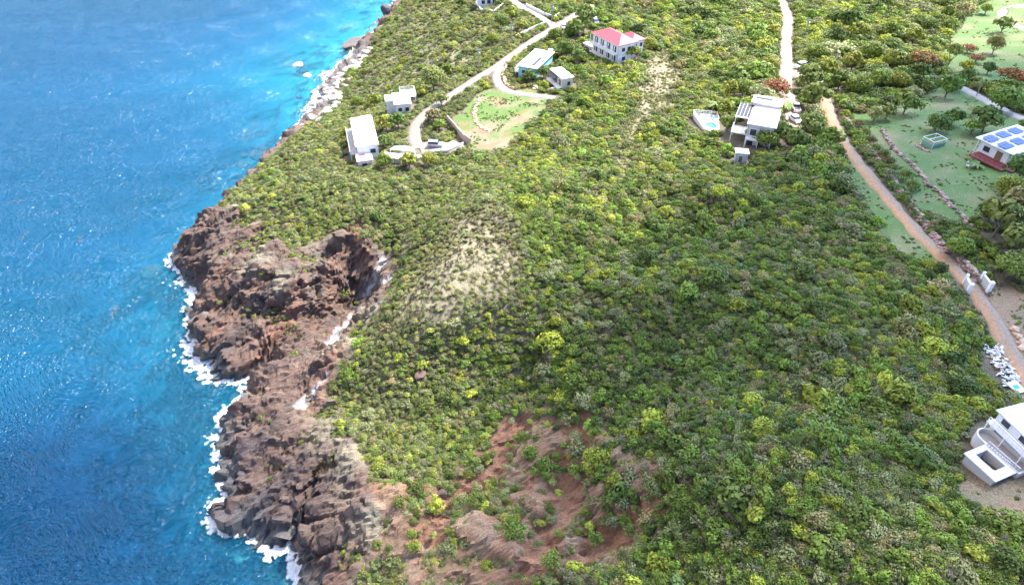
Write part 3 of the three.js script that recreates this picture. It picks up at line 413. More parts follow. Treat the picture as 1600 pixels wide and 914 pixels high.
{ // small cream cabin with dark awning
  const h = house('cream_cabin', 'small cream cabin with white roof and dark glazed veranda on its long side', 16.4, -220.3, 24, [[0, -2.5, 3.6], [0, 2.5, 3.6]]);
  wing(h, { w: 3.6, d: 8.6, y0: -2, y1: 3.6, wall: M.creamWall, rise: 0.25, over: 0.35 }); const a = mesh('awning', boxGeo(1.5, 0.08, 5, 0, 0, 0), M.solarBlack, h); a.position.set(-2.75, 2.9, -1.4); a.rotation.z = 0.5; box(h, 'veranda_floor', M.whiteRoof, 1.7, 0.2, 8.4, -2.7, 0.5, 0); opening(h, 'window', '+z', 4.3, 0.4, 1, 1.1, 1.4, M.creamWall); opening(h, 'door', '-x', -1.8, 2.4, 0.7, 1.6, 2.1); opening(h, 'window', '-x', -1.8, -1.6, 0.8, 4, 1.9); posts(h, [[-3.4, -4], [-3.4, -1], [-3.4, 4]], -1.5, 0.5); rail(h, [[-3.5, -4.2], [-3.5, 4.2]], 0.7, 0.8);
}
{ // red roofed house
  const h = house('red_roof_house', 'two storey white house with pinkish red hip roof and long balconies', 36.4, -240.6, 31, [[0, -4, 6], [0, 4, 6], [4.5, 3, 4.5]]);
  wing(h, { w: 7.4, d: 14.5, x: -1, y0: -3, y1: 6.4, roof: M.redRoof, rise: 2, over: 0.6 }); wing(h, { w: 5, d: 7, x: 4.6, z: 2.6, y0: -3, y1: 6.1, roof: M.redRoof, rise: 1.5, over: 0.5 });
  for (const y of [0.2, 3.3]) { box(h, 'balcony', M.whiteWall, 1.7, 0.25, 14, -5.55, y, 0); rail(h, [[-6.3, -7], [-6.3, 7]], y + 0.25, 1); for (const u of [-5.2, -1.8, 1.8, 5.2]) opening(h, 'window', '-x', -4.7, u, y + 0.4, 1.8, 2); } for (const z of [-6.8, -3.4, 0, 3.4, 6.8]) mesh('post', bar([-6.3, -3, z], [-6.3, 6.2, z], 0.12, 6), M.white, h);
  for (const [u, y] of [[-2.6, 4], [-0.2, 4], [-2.2, 0.9]]) opening(h, 'window', '+z', 7.25, u, y, 1.4, 1.3); for (const u of [3.6, 6]) opening(h, 'window', '+z', 6.1, u, 3.9, 1.1, 1.3);
  opening(h, 'window', '+z', 6.1, 4.6, 0.9, 0.9, 0.9); box(h, 'band', M.greyWall, 5.1, 0.2, 7.1, 4.62, 3, 2.65);
}
{ // white villa with solar arrays
  const h = house('solar_villa', 'white roofed villa with solar arrays and balcony beside the gravel driveway', 64.6, -164.1, -23, [[0, 0, 5.5], [-0.5, -11, 5], [-5.8, -5.5, 4], [-5.5, 1, 4], [-2.5, 6, 3.4]]);
  wing(h, { w: 6, d: 9, y0: -4, y1: 5.5, wall: M.pinkWall, rise: 0.8, over: 0.5, inset: 2.2 }); wing(h, { w: 6.2, d: 4.6, x: 0, z: -6.7, y0: -4, y1: 4.3, wall: M.pinkWall, parapet: true, over: 0.2 }); wing(h, { w: 7, d: 4.2, x: -0.5, z: -11.3, y0: -4, y1: 5.3, wall: M.pinkWall, parapet: true, over: 0.35 });
  box(h, 'water_heater', M.solarBlack, 4.4, 0.12, 1.1, -1.5, 5.55, -11.9); box(h, 'roof_vent', M.dark, 1.3, 0.18, 0.35, -0.9, 6.22, -2.6); box(h, 'roof_vent', M.dark, 0.8, 0.15, 0.3, -2.1, 4.53, -7.6); box(h, 'frame', M.white, 3.7, 0.08, 9, -5.3, 4.2, -5.4); panels(h, 4, 6, 0.8, 1.3, -6.62, -9.1, 4.38, M.solarBlack, 0, 0.1); posts(h, [[-7, -9.7], [-7, -5], [-7, -1.1], [-3.6, -1.1]], -3, 4.2, 0.1);
  box(h, 'balcony', M.whiteWall, 4.2, 0.3, 4.2, -5.1, 1.7, 1.3); rail(h, [[-7.1, -0.7], [-7.1, 3.3], [-3.1, 3.3]], 2, 0.9); box(h, 'balcony', M.whiteWall, 6.4, 0.3, 1.5, 0, 1.7, 5.25); rail(h, [[-3.1, 5.9], [3.1, 5.9]], 2, 0.9); posts(h, [[-7, 3.2], [-3.2, 3.2], [-3, 5.8], [0, 5.8], [3, 5.8]], -4, 1.7);
  for (const u of [-1.7, 1.9]) opening(h, 'window', '+z', 4.5, u, 2.5, 1.5, 1.7); opening(h, 'door', '+z', 4.5, 0.15, 2, 0.9, 2.3); for (const u of [-2, 0.6]) opening(h, 'window', '+z', 4.5, u, -0.6, 1.6, 1.6); box(h, 'side_steps', M.whiteRoof, 1.2, 1, 2, 3.7, 2.2, -2);
}
{ // pool terrace of the villa
  const x = 53.9, z = -177.4, h = thing('pool_terrace', 'white walled swimming pool terrace below the solar villa', 'pool', at(x, z), 0); [[0, 0, 5], [1, 3, 4]].forEach(([a, b, r]) => keepClear(x + a, z + b, r)); keepClear(58, -171, 3);
  const out = [[-2.6, -5.2], [3.8, -4], [3.3, 1.2], [2.6, 4.6], [0.4, 6.4], [-1.6, 4.6]], hole = [[0.1, 1.0], [1.0, 0.7], [1.9, 1.1], [2.4, 2.6], [1.9, 4.2], [0.6, 4.6], [-0.5, 3.9], [-0.7, 2.2]];
  const s = new THREE.Shape(out.map(([a, b]) => new THREE.Vector2(a, -b))); s.holes.push(new THREE.Path(hole.map(([a, b]) => new THREE.Vector2(a, -b)))); mesh('terrace_floor', new THREE.ExtrudeGeometry(s, { depth: 3.2, bevelEnabled: false }).rotateX(-Math.PI / 2).translate(0, -2.4, 0), M.paleConcrete, h); mesh('pool_water', prism(hole.map(([a, b]) => [a * 0.99 + 0.01, b * 0.99 + 0.025]), 0.3, 0.3), M.pool, h); rail(h, [out[4], out[5], out[0], out[1], out[2]], 0.8, 0.9, M.white, 0.7);
  for (const [a, b] of [[-1.2, -3], [0.6, -3.2], [2.3, -2.6], [1.8, -1.1]]) { const l = thing('sun_lounger', ['sun lounger at the rail corner of the pool terrace', 'second sun lounger along the pool terrace rail', 'third sun lounger along the pool terrace rail', 'sun lounger nearest the pool water'][[-1.2, 0.6, 2.3, 1.8].indexOf(a)], 'lounger', [x + a, ground(x, z) + 0.8, z + b], 0.3, 'loungers on the pool terrace'); box(l, 'seat', std(0.12, 0.2, 0.3, 0.8), 0.6, 0.12, 1.3, 0, 0.3, 0.2); const bk = box(l, 'backrest', M.dark, 0.6, 0.1, 0.7, 0, 0, -0.3); bk.position.set(0, 0.42, -0.42); bk.rotation.x = 0.6; box(l, 'frame', M.white, 0.56, 0.3, 1.5, 0, 0, 0); }
}
{ const h = house('pump_shed', 'small white roofed shed below the solar villa', 56.6, -152.4, -8, [0, 0, 2.6]); wing(h, { w: 2.7, d: 2, y0: -2, y1: 2.7, wall: M.greyWall, parapet: true, over: 0.25 }); opening(h, 'door', '+z', 1, -0.2, 0, 0.9, 2); keepClear(53.5, -153, 1.8); }
{ // house with blue solar roof on the right
  const h = house('solar_roof_house', 'house with white roof of blue solar panels and dark red deck beside the lawn', 118.2, -147.6, 26, [[0, 0, 5], [-5, 1, 5], [5, 0, 5], [-7, 4, 3]]);
  wing(h, { w: 13, d: 7.5, x: 0.5, y0: -2, y1: 3.9, wall: M.whiteWall, rise: 0.3, over: 1, inset: 6 }); for (let r = 0; r < 3; r++) panels(h, 3, 2, 1.05, 1.2, -6.2 + r * 4.4, -3.1, 4.5, M.solarBlue, 0, 0.1); for (let r = 0; r < 3; r++) panels(h, 3, 2, 1.05, 1.2, -6.2 + r * 4.4, 0.6, 4.5, M.solarBlue, 0, 0.1);
  box(h, 'deck_floor', M.redDeck, 3.4, 0.3, 8.4, -7.8, 0.6, 1); box(h, 'deck_floor', M.redDeck, 9, 0.3, 2.6, -3.6, 0.6, 5.4); rail(h, [[-9.4, -3], [-9.4, 6.5], [0.6, 6.5]], 0.9, 0.9, M.redDeck); posts(h, [[-7, -3.8], [-7, 4.6], [-2, 4.6], [3, 4.6]], -1, 3.9, 0.1); for (const u of [-2, 1.5, 5]) opening(h, 'window', '+z', 3.75, u, 1.2, 1.6, 1.5); opening(h, 'door', '-x', -6, 1.4, 0.9, 1.6, 2.1); opening(h, 'window', '-x', -6, -1.8, 1.5, 1.6, 1.3); box(h, 'porch_roof', M.whiteRoof, 4, 0.16, 2.4, -3.4, 2.5, 7.2); posts(h, [[-5.2, 8.2], [-1.6, 8.2]], -1, 2.5, 0.08);
}
{ // foreground house with an empty pool
  const h = house('corner_house', 'white house with railed gallery at the edge of the foreground scrub', 72.4, -59.7, 16, [[0, 0, 5], [-2, -3, 4], [-2, 3, 4]]);
  wing(h, { w: 6.2, d: 9, y0: -2, y1: 4.1, rise: 0.2, over: 0.35, inset: 3 }); box(h, 'gallery', M.whiteWall, 1.3, 0.25, 9.2, -3.8, 2.3, 0); rail(h, [[-4.4, -4.5], [-4.4, 4.5]], 2.55, 0.9, M.white, 0.8); posts(h, [[-4.35, -4.4], [-4.35, -1.5], [-4.35, 1.5], [-4.35, 4.4]], -2, 2.3, 0.1); mesh('blue_trim', boxGeo(0.04, 0.12, 9, -3.13, 3.9, 0), std(0.2, 0.45, 0.7, 0.6), h); for (const u of [-3, 0, 3]) { opening(h, 'window', '-x', -3.1, u, 0.8, 1.5, 1.4); opening(h, 'window', '-x', -3.1, u, 2.75, 1.3, 1); } opening(h, 'window', '+z', 4.5, 0, 1.2, 1.6, 1.4); box(h, 'roof_vent', M.greyWall, 0.5, 0.5, 0.5, 0.8, 4.4, -1.5);
  const t = thing('stone_terrace', 'round ended concrete terrace with steps between the corner house and pool', 'terrace', at(67.6, -59.2), -70 * deg); keepClear(67.6, -59.2, 4);
  const a = []; for (let k = 0; k <= 12; k++) { const q = Math.PI / 2 + Math.PI * k / 12; a.push([-2.2 + Math.cos(q) * 1.5, -Math.sin(q) * 1.5]); } a.push([4, 1.5], [4, -1.5]); mesh('terrace_floor', prism(a.map(([x, z]) => [x * 0.94, z * 0.86]), 3, -2.05), M.deck, t); const s = new THREE.Shape(a.map(([x, z]) => new THREE.Vector2(x, -z))); s.holes.push(new THREE.Path(a.map(([x, z]) => new THREE.Vector2(x * 0.94, -z * 0.86)))); mesh('parapet', new THREE.ExtrudeGeometry(s, { depth: 3.6, bevelEnabled: false }).rotateX(-Math.PI / 2).translate(0, -2, 0), M.paleConcrete, t); mesh('pipe_rail', mergeGeometries([bar([-2.6, 1.5, 1.3], [2.5, 1.9, 1.35], 0.05), bar([0, 1.7, 1.3], [0, 0.9, 0.2], 0.05)]), M.white, t);
  const p = thing('empty_pool', 'empty raised concrete pool with broad white rim below the corner house', 'pool', at(64.7, -56.8, 0.2), 22 * deg); keepClear(64.7, -56.8, 3.4);
  const rim = new THREE.Shape([[-2, -2.5], [2, -2.5], [2, 2.5], [-2, 2.5]].map(([x, z]) => new THREE.Vector2(x, -z))); rim.holes.push(new THREE.Path([[-0.7, -1.7], [1.45, -1.7], [1.45, 1.2], [-0.7, 1.2]].map(([x, z]) => new THREE.Vector2(x, -z)))); mesh('rim', new THREE.ExtrudeGeometry(rim, { depth: 0.18, bevelEnabled: false }).rotateX(-Math.PI / 2).translate(0, 1.3, 0), M.paleConcrete, p);
  const wl = new THREE.Shape([[-1.7, -2.2], [1.9, -2.2], [1.9, 2.2], [-1.7, 2.2]].map(([x, z]) => new THREE.Vector2(x, -z))); wl.holes.push(new THREE.Path([[-0.72, -1.72], [1.47, -1.72], [1.47, 1.22], [-0.72, 1.22]].map(([x, z]) => new THREE.Vector2(x, -z)))); mesh('pool_wall', new THREE.ExtrudeGeometry(wl, { depth: 3.6, bevelEnabled: false }).rotateX(-Math.PI / 2).translate(0, -2.304, 0), M.concrete, p); box(p, 'pool_floor', M.redConcrete, 2.15, 0.3, 2.9, 0.38, -0.8, -0.25); mesh('fallen_pipe', bar([0, -0.3, -1], [0.9, 0.2, 0.9], 0.07), M.white, p);
  const bal = []; for (let k = 0; k < 12; k++) bal.push(bar([2.25, 1.3, -2.3 + k * 0.42], [2.25, 2.1, -2.3 + k * 0.42], 0.08)); mesh('balustrade', mergeGeometries([...bal, bar([2.25, 2.1, -2.4], [2.25, 2.1, 2.5], 0.09)]), M.greyWall, p); box(p, 'back_wall', M.greyWall, 0.3, 3.4, 5, 2.2, -2.1, 0.05);
}
{ // white house and walls at the top
  const h = house('hilltop_house', 'white house with two dark windows at the upper edge beside zigzag walls', -10.8, -317.9, 10, [[0, 0, 5], [0, -5, 6]]); wing(h, { w: 9, d: 7, y0: -3, y1: 4, parapet: true }); for (const u of [-2.5, 0, 2.5]) opening(h, 'window', '+z', 3.5, u, 1.2, 1.5, 1.6); box(h, 'terrace_wall', M.white, 10, 1.2, 0.3, 0, -2, 6);
}
function lowWall(name, label, P, h, w, mat, category = 'wall') {   // a wall along a line of points
  const o = thing(name, label, category, at(...P[0])), y0 = o.position.y;
  for (let i = 0; i + 1 < P.length; i++) { const [ax, az] = P[i], [bx, bz] = P[i + 1], L = Math.hypot(bx - ax, bz - az), n = Math.max(1, Math.round(L / 2.6)); for (let k = 0; k < n; k++) { const m = mesh('wall_panel', new THREE.BoxGeometry(L / n - 0.02, h + 1.2, w), mat, o), f = (k + 0.5) / n, x = lerp(ax, bx, f), z = lerp(az, bz, f); m.position.set(x - P[0][0], ground(x, z) - y0 + h / 2 - 0.6, z - P[0][1]); m.rotation.y = -Math.atan2(bz - az, bx - ax); } }
  return o;
}
lowWall('roadside_wall', 'long white roadside wall beside the upper concrete lane', [[1.5, -264.2], [7.9, -270.9], [14.6, -277.3]], 1.5, 0.3, M.whiteWall);
lowWall('white_wall', 'white zigzag garden wall in front of the hilltop house', [[-16.2, -323.2], [-13.3, -307.1], [-7.6, -300.3], [-2.8, -311.5]], 1.1, 0.3, M.whiteWall);
lowWall('white_wall', 'white wall lining the short driveway at the upper edge', [[6, -302.6], [11.8, -289.7], [16.9, -282.1], [19.2, -286.5]], 1.3, 0.3, M.whiteWall);
lowWall('terrace_wall', 'tall reddish concrete retaining wall at the edge of the grassy terrace', [[-20.3, -201.2], [-17.3, -194.7], [-14.1, -187.3], [-12.1, -184.6]], 2.2, 0.35, M.redConcrete);
lowWall('yard_wall', 'low concrete kerb wall along the drive of the terrace platform', [[-23.3, -181.5], [-18.7, -181.4], [-15.5, -183.9], [-14.4, -185.3]], 0.9, 0.3, M.paleConcrete);
for (const [P, w] of [[[[82.5, -97.7], [81.9, -95.1]], 'left white gate wing wall on the dirt track'], [[[85.7, -98.2], [85.6, -95.3]], 'right white gate wing wall on the dirt track']]) {
  const [[ax, az], [bx, bz]] = P, g = thing('gate_wall', w, 'gate', at(ax, az)), y = g.position.y; keepClear((ax + bx) / 2, (az + bz) / 2, 1.4); const L = Math.hypot(bx - ax, bz - az), t = -Math.atan2(bz - az, bx - ax);
  const m = mesh('wall_panel', new THREE.BoxGeometry(L, 2.4, 0.2), M.greyWall, g); m.position.set((bx - ax) / 2, 0.5, (bz - az) / 2); m.rotation.y = t; const c = mesh('coping', new THREE.BoxGeometry(L + 0.2, 0.12, 0.34), M.white, g); c.position.set((bx - ax) / 2, 1.77, (bz - az) / 2); c.rotation.y = t; for (const [x, z, s] of [[0, 0, 0.42], [bx - ax, bz - az, 0.6]]) { const q = mesh('pillar', new THREE.BoxGeometry(s, 3, s), M.white, g); q.position.set(x, 0.75, z); q.rotation.y = t; }
}
// ------------------------------------------------------------------ dry stone walls, each stone its own piece
const pebble = [0, 1, 2].map((k) => { const g = new THREE.IcosahedronGeometry(1, 1), p = g.attributes.position; for (let i = 0; i < p.count; i++) { const s = 1 + 0.3 * N3(p.getX(i) * 1.4 + k * 9, p.getY(i) * 1.4, p.getZ(i) * 1.4); p.setXYZ(i, clamp(p.getX(i) * s, -0.85, 0.85), clamp(p.getY(i) * s, -0.75, 0.75), clamp(p.getZ(i) * s, -0.85, 0.85)); } g.computeVertexNormals(); return g; });
const stoneMats = [std(0.30, 0.19, 0.15), std(0.21, 0.14, 0.115), std(0.38, 0.27, 0.21), std(0.14, 0.10, 0.09), std(0.34, 0.24, 0.20)];
const stoneMatsTan = [std(0.42, 0.29, 0.18), std(0.36, 0.23, 0.14), std(0.5, 0.37, 0.26)];
function stoneWall(label, P, width, high, perMetre, size, mats = stoneMats, name = 'dry_stone_wall') {
  const L = smoothLine(P, 0.5), o = thing(name, label, 'stone wall', at(...L[0])), [x0, z0] = L[0], y0 = o.position.y, n = Math.round(L.length * 0.5 * perMetre), rest = [];
  for (let k = 0; k < n; k++) {
    const f = rnd() * (L.length - 1.01), i = Math.floor(f), a = L[i], b = L[i + 1], q = f - i, len = Math.hypot(b[0] - a[0], b[1] - a[1]) || 1, t = rr(-0.5, 0.5) * width, x = lerp(a[0], b[0], q) - (b[1] - a[1]) / len * t, z = lerp(a[1], b[1], q) + (b[0] - a[0]) / len * t, s = size * rr(0.6, 1.35), y = ground(x, z) - y0 + high * (1 - (2 * t / width) ** 2) * rr(0.2, 1);
    if (k < 290) { const m = mesh('stone', pebble[k % 3], mats[Math.floor(rnd() * mats.length)], o); m.position.set(x - x0, y, z - z0); m.scale.set(s * rr(0.9, 1.4), s * 0.75, s); m.rotation.set(rr(-0.3, 0.3), rr(0, TAU), rr(-0.3, 0.3)); } else rest.push(pebble[k % 3].clone().scale(s * 1.1, s * 0.75, s).rotateY(rr(0, TAU)).translate(x - x0, y, z - z0));
  }
  if (rest.length) mesh('smaller_stones', mergeGeometries(rest), mats[0], o).userData.kind = 'stuff';
  return o;
}
stoneWall('long dry stone wall running down the right side of the dirt track', [[91.2, -180], [89.2, -167.3], [88.4, -156.5], [87.2, -144], [86.1, -133.5], [85.2, -122.5], [84.4, -113], [84.1, -107.2]], 1.5, 0.9, 13, 0.36);
stoneWall('short dark stone wall just above the white track gate', [[85.3, -105], [85.4, -101.7], [85.6, -98.2]], 1.3, 1.1, 26, 0.33);
stoneWall('winding low stone terrace wall across the middle of the lawn', [[96.4, -165.3], [94.5, -155.1], [94.3, -149.1], [94.4, -142.8], [93.9, -136.4], [93.2, -133.3], [94.1, -132], [93.5, -125], [93.5, -120.6], [93.5, -117.8], [92.8, -115.1]], 0.8, 0.5, 8, 0.3);
stoneWall('line of rounded tan boulders edging the curved earth lane', [[2.8, -251.8], [0, -245.5], [-1.8, -239.1], [-2.7, -231.6], [-1.7, -224.1], [1.3, -220]], 1, 0.3, 5, 0.55, stoneMatsTan, 'boulder_edging');
stoneWall('heap of tan boulders below the cream cabin', [[7, -220.2], [10.5, -217.8], [14.2, -215.8]], 1.8, 0.5, 10, 0.5, stoneMatsTan, 'boulder_heap');
stoneWall('line of reddish stones across the grassy terrace', [[-10.3, -215.9], [-11.7, -208.7], [-11.7, -201.9], [-9.9, -196.1], [-6.6, -191.4]], 0.9, 0.1, 3.2, 0.42, stoneMatsTan, 'stone_row');
stoneWall('curved stone bed border around the garden frame', [[100.5, -155], [100.8, -152.7], [101.9, -150.7]], 0.6, 0.2, 8, 0.25);
stoneWall('row of orange rocks beside the dirt yard', [[85, -85.7], [84.6, -83.7], [84.2, -81.9], [83.9, -80.1]], 0.9, 0.3, 7, 0.4, stoneMatsTan, 'rock_row');
{ // rubble beside the track: every slab a thing of one heap
  const mats = [std(0.6, 0.6, 0.58, 0.9), M.concrete, std(0.5, 0.53, 0.58, 0.8), std(0.40, 0.29, 0.22, 0.9)]; keepClear(78, -76.1, 3.4); keepClear(77.5, -73.2, 2.6); keepClear(78.8, -79.6, 2);
  const g = [boxGeo(0.8, 0.06, 0.35), boxGeo(0.5, 0.07, 0.5), boxGeo(1.3, 0.05, 0.14)], line = [[79.3, -81.5], [78.8, -79], [78.2, -76.1], [77.6, -72.9]];
  for (let k = 0; k < 130; k++) { const f = rnd() * 2.99, i = Math.floor(f), x = lerp(line[i][0], line[i + 1][0], f - i) + rr(-1.3, 1.3), z = lerp(line[i][1], line[i + 1][1], f - i) + rr(-0.9, 0.9), m = mesh('rubble_slab', g[k % 3], mats[Math.floor(rnd() * 4)]); tag(m, 'broken white building slab in the rubble heap beside the dirt track', 'rubble', 'slabs of the rubble heap'); m.position.set(x, ground(x, z) + 0.12 + 0.3 * rnd(), z); m.rotation.set(rr(-0.35, 0.35), rr(0, TAU), rr(-0.35, 0.35)); }
  const t = tag(mesh('tarpaulin', new THREE.BoxGeometry(1.7, 0.12, 2.2), mats[0]), 'white tarpaulin with a blue patch beside the rubble heap', 'tarpaulin'), [x, z] = [77.5, -72]; t.position.set(x, ground(x, z) + 0.5, z); t.rotation.set(0.1, 0.3, 0.05); mesh('blue_patch', boxGeo(0.9, 0.02, 0.7, 0, 0.062, 0), std(0.05, 0.3, 0.75, 0.7), t);
}
// ------------------------------------------------------------------ poles, vehicles, boat, garden things
function pole(label, x, z, h, arm = true) { const o = thing('utility_pole', label, 'utility pole', at(x, z), 0.5); mesh('shaft', new THREE.CylinderGeometry(0.13, 0.19, h + 1, 8).translate(0, h / 2 - 0.5, 0), M.greyWood, o); if (arm) { box(o, 'crossarm', M.greyWood, 2.2, 0.14, 0.14, 0, h - 0.9, 0.2); for (const k of [-0.95, -0.4, 0.4, 0.95]) mesh('insulator', new THREE.CylinderGeometry(0.06, 0.08, 0.25, 6).translate(k, h - 0.64, 0.2), M.steel, o); mesh('transformer', new THREE.CylinderGeometry(0.28, 0.28, 0.8, 10).translate(0.35, h - 2, 0.25), M.steel, o); } return o; }
pole('utility pole with crossarm on the left verge halfway up the concrete lane', -11.8, -239.1, 8.2); pole('short utility pole just left of the crossarm pole on the lane', -13.2, -238.6, 3.6, false); pole('tall utility pole behind the white roadside wall', -0.2, -259, 8.2); pole('utility pole at the upper lane junction', 15.6, -276.3, 8.5); pole('utility pole in the trees right of the gravel road', 107.2, -254.1, 7.5);
const paint = (r, g, b) => new THREE.MeshPhysicalMaterial({ color: new THREE.Color().setRGB(r, g, b), roughness: 0.3, clearcoat: 0.8, clearcoatRoughness: 0.1 });
const wheelGeo = new THREE.CylinderGeometry(0.34, 0.34, 0.24, 14).rotateZ(Math.PI / 2), rimGeo = new THREE.CylinderGeometry(0.2, 0.2, 0.26, 10).rotateZ(Math.PI / 2);
const profile = (pts, w, bevel = 0.06) => new THREE.ExtrudeGeometry(new THREE.Shape(pts.map(([a, b]) => new THREE.Vector2(a, b))), { depth: w - 2 * bevel, bevelEnabled: true, bevelThickness: bevel, bevelSize: bevel, bevelSegments: 2 }).translate(0, 0, -(w - 2 * bevel) / 2).rotateY(-Math.PI / 2);
function vehicle(name, label, x, z, turn, mat, kind, up = 0.3) {   // length along z, front at +z
  const o = thing(name, label, kind === 'pickup' ? 'pickup' : 'car', at(x, z, up), turn), w = 1.78; keepClear(x, z, 2);
  const body = { car: [[-2.1, 0.35], [2.1, 0.35], [2.15, 0.75], [1.2, 0.95], [-1.95, 0.98], [-2.15, 0.8]], suv: [[-2.2, 0.4], [2.2, 0.4], [2.25, 0.95], [1.3, 1.08], [-2.15, 1.1], [-2.25, 0.8]], pickup: [[-2.6, 0.45], [2.5, 0.45], [2.55, 0.98], [1.5, 1.1], [0.2, 1.1], [-2.6, 1.05]] }[kind];
  const cab = { car: [[-1.7, 0.98], [1.1, 0.95], [0.35, 1.42], [-1.05, 1.45]], suv: [[-2.1, 1.1], [1.2, 1.08], [0.6, 1.72], [-1.9, 1.75]], pickup: [[-0.55, 1.1], [1.4, 1.1], [0.75, 1.75], [-0.4, 1.78]] }[kind];
  mesh('body', profile(body, w), mat, o); const c = mesh('cabin', profile(cab, w - 0.16), M.glass, o), tops = cab.slice(2), y = tops[0][1]; box(c, 'roof', mat, w - 0.3, 0.07, tops[0][0] - tops[1][0] + 0.15, 0, y + 0.045, (tops[0][0] + tops[1][0]) / 2);
  const zl = body[0][0]; for (const s of [-1, 1]) for (const k of [zl + 0.75, body[1][0] - 0.75]) { const q = mesh('wheel', wheelGeo, M.tyre, o); q.position.set(s * (w / 2 - 0.1), 0.34, k); mesh('rim', rimGeo, M.steel, q); } for (const s of [-1, 1]) { box(o, 'headlight', M.steel, 0.35, 0.14, 0.06, s * 0.6, 0.68, body[2][0] + 0.06); box(o, 'tail_light', M.red, 0.25, 0.16, 0.05, s * 0.68, 0.72, body[0][0] - 0.11); }
  if (kind === 'pickup') box(o, 'truck_bed', M.dark, w - 0.3, 0.04, 1.8, 0, 1.14, -1.6); return o;
}
const whitePaint = paint(0.8, 0.8, 0.78);
vehicle('pickup_truck', 'white pickup truck parked under the trees beside the solar villa', 79, -180.2, 3.0, whitePaint, 'pickup'); vehicle('white_car', 'white hatchback parked in front of the pickup at the solar villa', 76, -171.8, 0.25, whitePaint, 'car'); vehicle('white_jeep', 'white off road car parked at the bend of the gravel road', 93.8, -219.5, -1.1, whitePaint, 'suv'); vehicle('silver_car', 'silver car parked on the concrete forecourt near the terrace platform', -22.8, -185.4, 1.45, paint(0.5, 0.5, 0.5), 'suv');
vehicle('white_van', 'white van parked behind the red roofed house', 32, -280, 0.3, whitePaint, 'suv'); vehicle('blue_car', 'dark blue car beside the white van', 32.7, -274.4, 0.2, paint(0.05, 0.07, 0.16), 'car'); vehicle('white_sedan', 'white car on the lane left of the red roofed house', 20, -270.3, 0.3, whitePaint, 'car');
{ // boat on the yard
  const [x, z] = [28.2, -248], o = thing('motor_boat', 'white motor boat on the yard left of the red roofed house', 'boat', at(x, z, 0.4), 0.55); keepClear(x, z, 3.2);
  const hull = [[0, 4.2], [0.75, 3], [1.15, 1], [1.15, -3], [-1.15, -3], [-1.15, 1], [-0.75, 3]], g = prism(hull, 1.1), p = g.attributes.position; for (let i = 0; i < p.count; i++) if (p.getY(i) < 0.2) { p.setX(i, p.getX(i) * 0.55); p.setZ(i, p.getZ(i) * 0.86); } g.computeVertexNormals(); mesh('hull', g, M.whiteWall, o); mesh('deck', prism(hull.map(([a, b]) => [a * 0.82, b * 0.85]), 0.03, 1.104), std(0.62, 0.6, 0.55), o); box(o, 'console', M.white, 0.9, 0.8, 1, 0, 1.13, -0.4); box(o, 'windscreen', M.glass, 0.95, 0.35, 0.06, 0, 1.93, 0.1); box(o, 'outboard_motor', M.dark, 0.5, 1, 0.6, 0, 0.6, -3.3); box(o, 'trailer', M.steel, 0.9, 0.12, 6, 0, -0.14, 0);
}
{ // trellis frame on the lawn
  const [x, z] = [104.5, -155], o = thing('plant_cage', 'green and white garden frame with netting on the lawn', 'garden frame', at(x, z), 0.4), a = 2.2, b = 1.6, g = []; for (const s of [-1, 1]) for (const t of [-1, 1]) mesh('post', bar([s * a, -0.3, t * b], [s * a, 1.9, t * b], 0.07), M.white, o);
  for (const t of [-1, 0, 1]) mesh('beam', bar([-a, 1.9, t * b], [a, 1.9, t * b], 0.07), M.white, o); for (const s of [-1, 1]) mesh('beam', bar([s * a, 1.9, -b], [s * a, 1.9, b], 0.07), M.white, o); mesh('netting', mergeGeometries([boxGeo(0.03, 1.1, 2 * b, -a, 0, 0), boxGeo(2 * a, 1.1, 0.03, 0, 0, b)]), std(0.16, 0.34, 0.25, 0.9), o); box(o, 'planting_bed', std(0.13, 0.12, 0.07), 2 * a - 0.3, 0.25, 2 * b - 0.3, 0, -0.1, 0);
  const [cx, cz] = [106.2, -142.1], s = thing('garden_chair', 'small white chair on the lawn near the red deck', 'chair', at(cx, cz), 0.6); box(s, 'seat', M.white, 0.8, 0.08, 0.8, 0, 0.45, 0); box(s, 'backrest', M.white, 0.8, 0.8, 0.08, 0, 0.54, -0.38); for (const i of [-1, 1]) for (const k of [-1, 1]) box(s, 'leg', M.white, 0.06, 0.5, 0.06, i * 0.34, -0.05, k * 0.34);
}
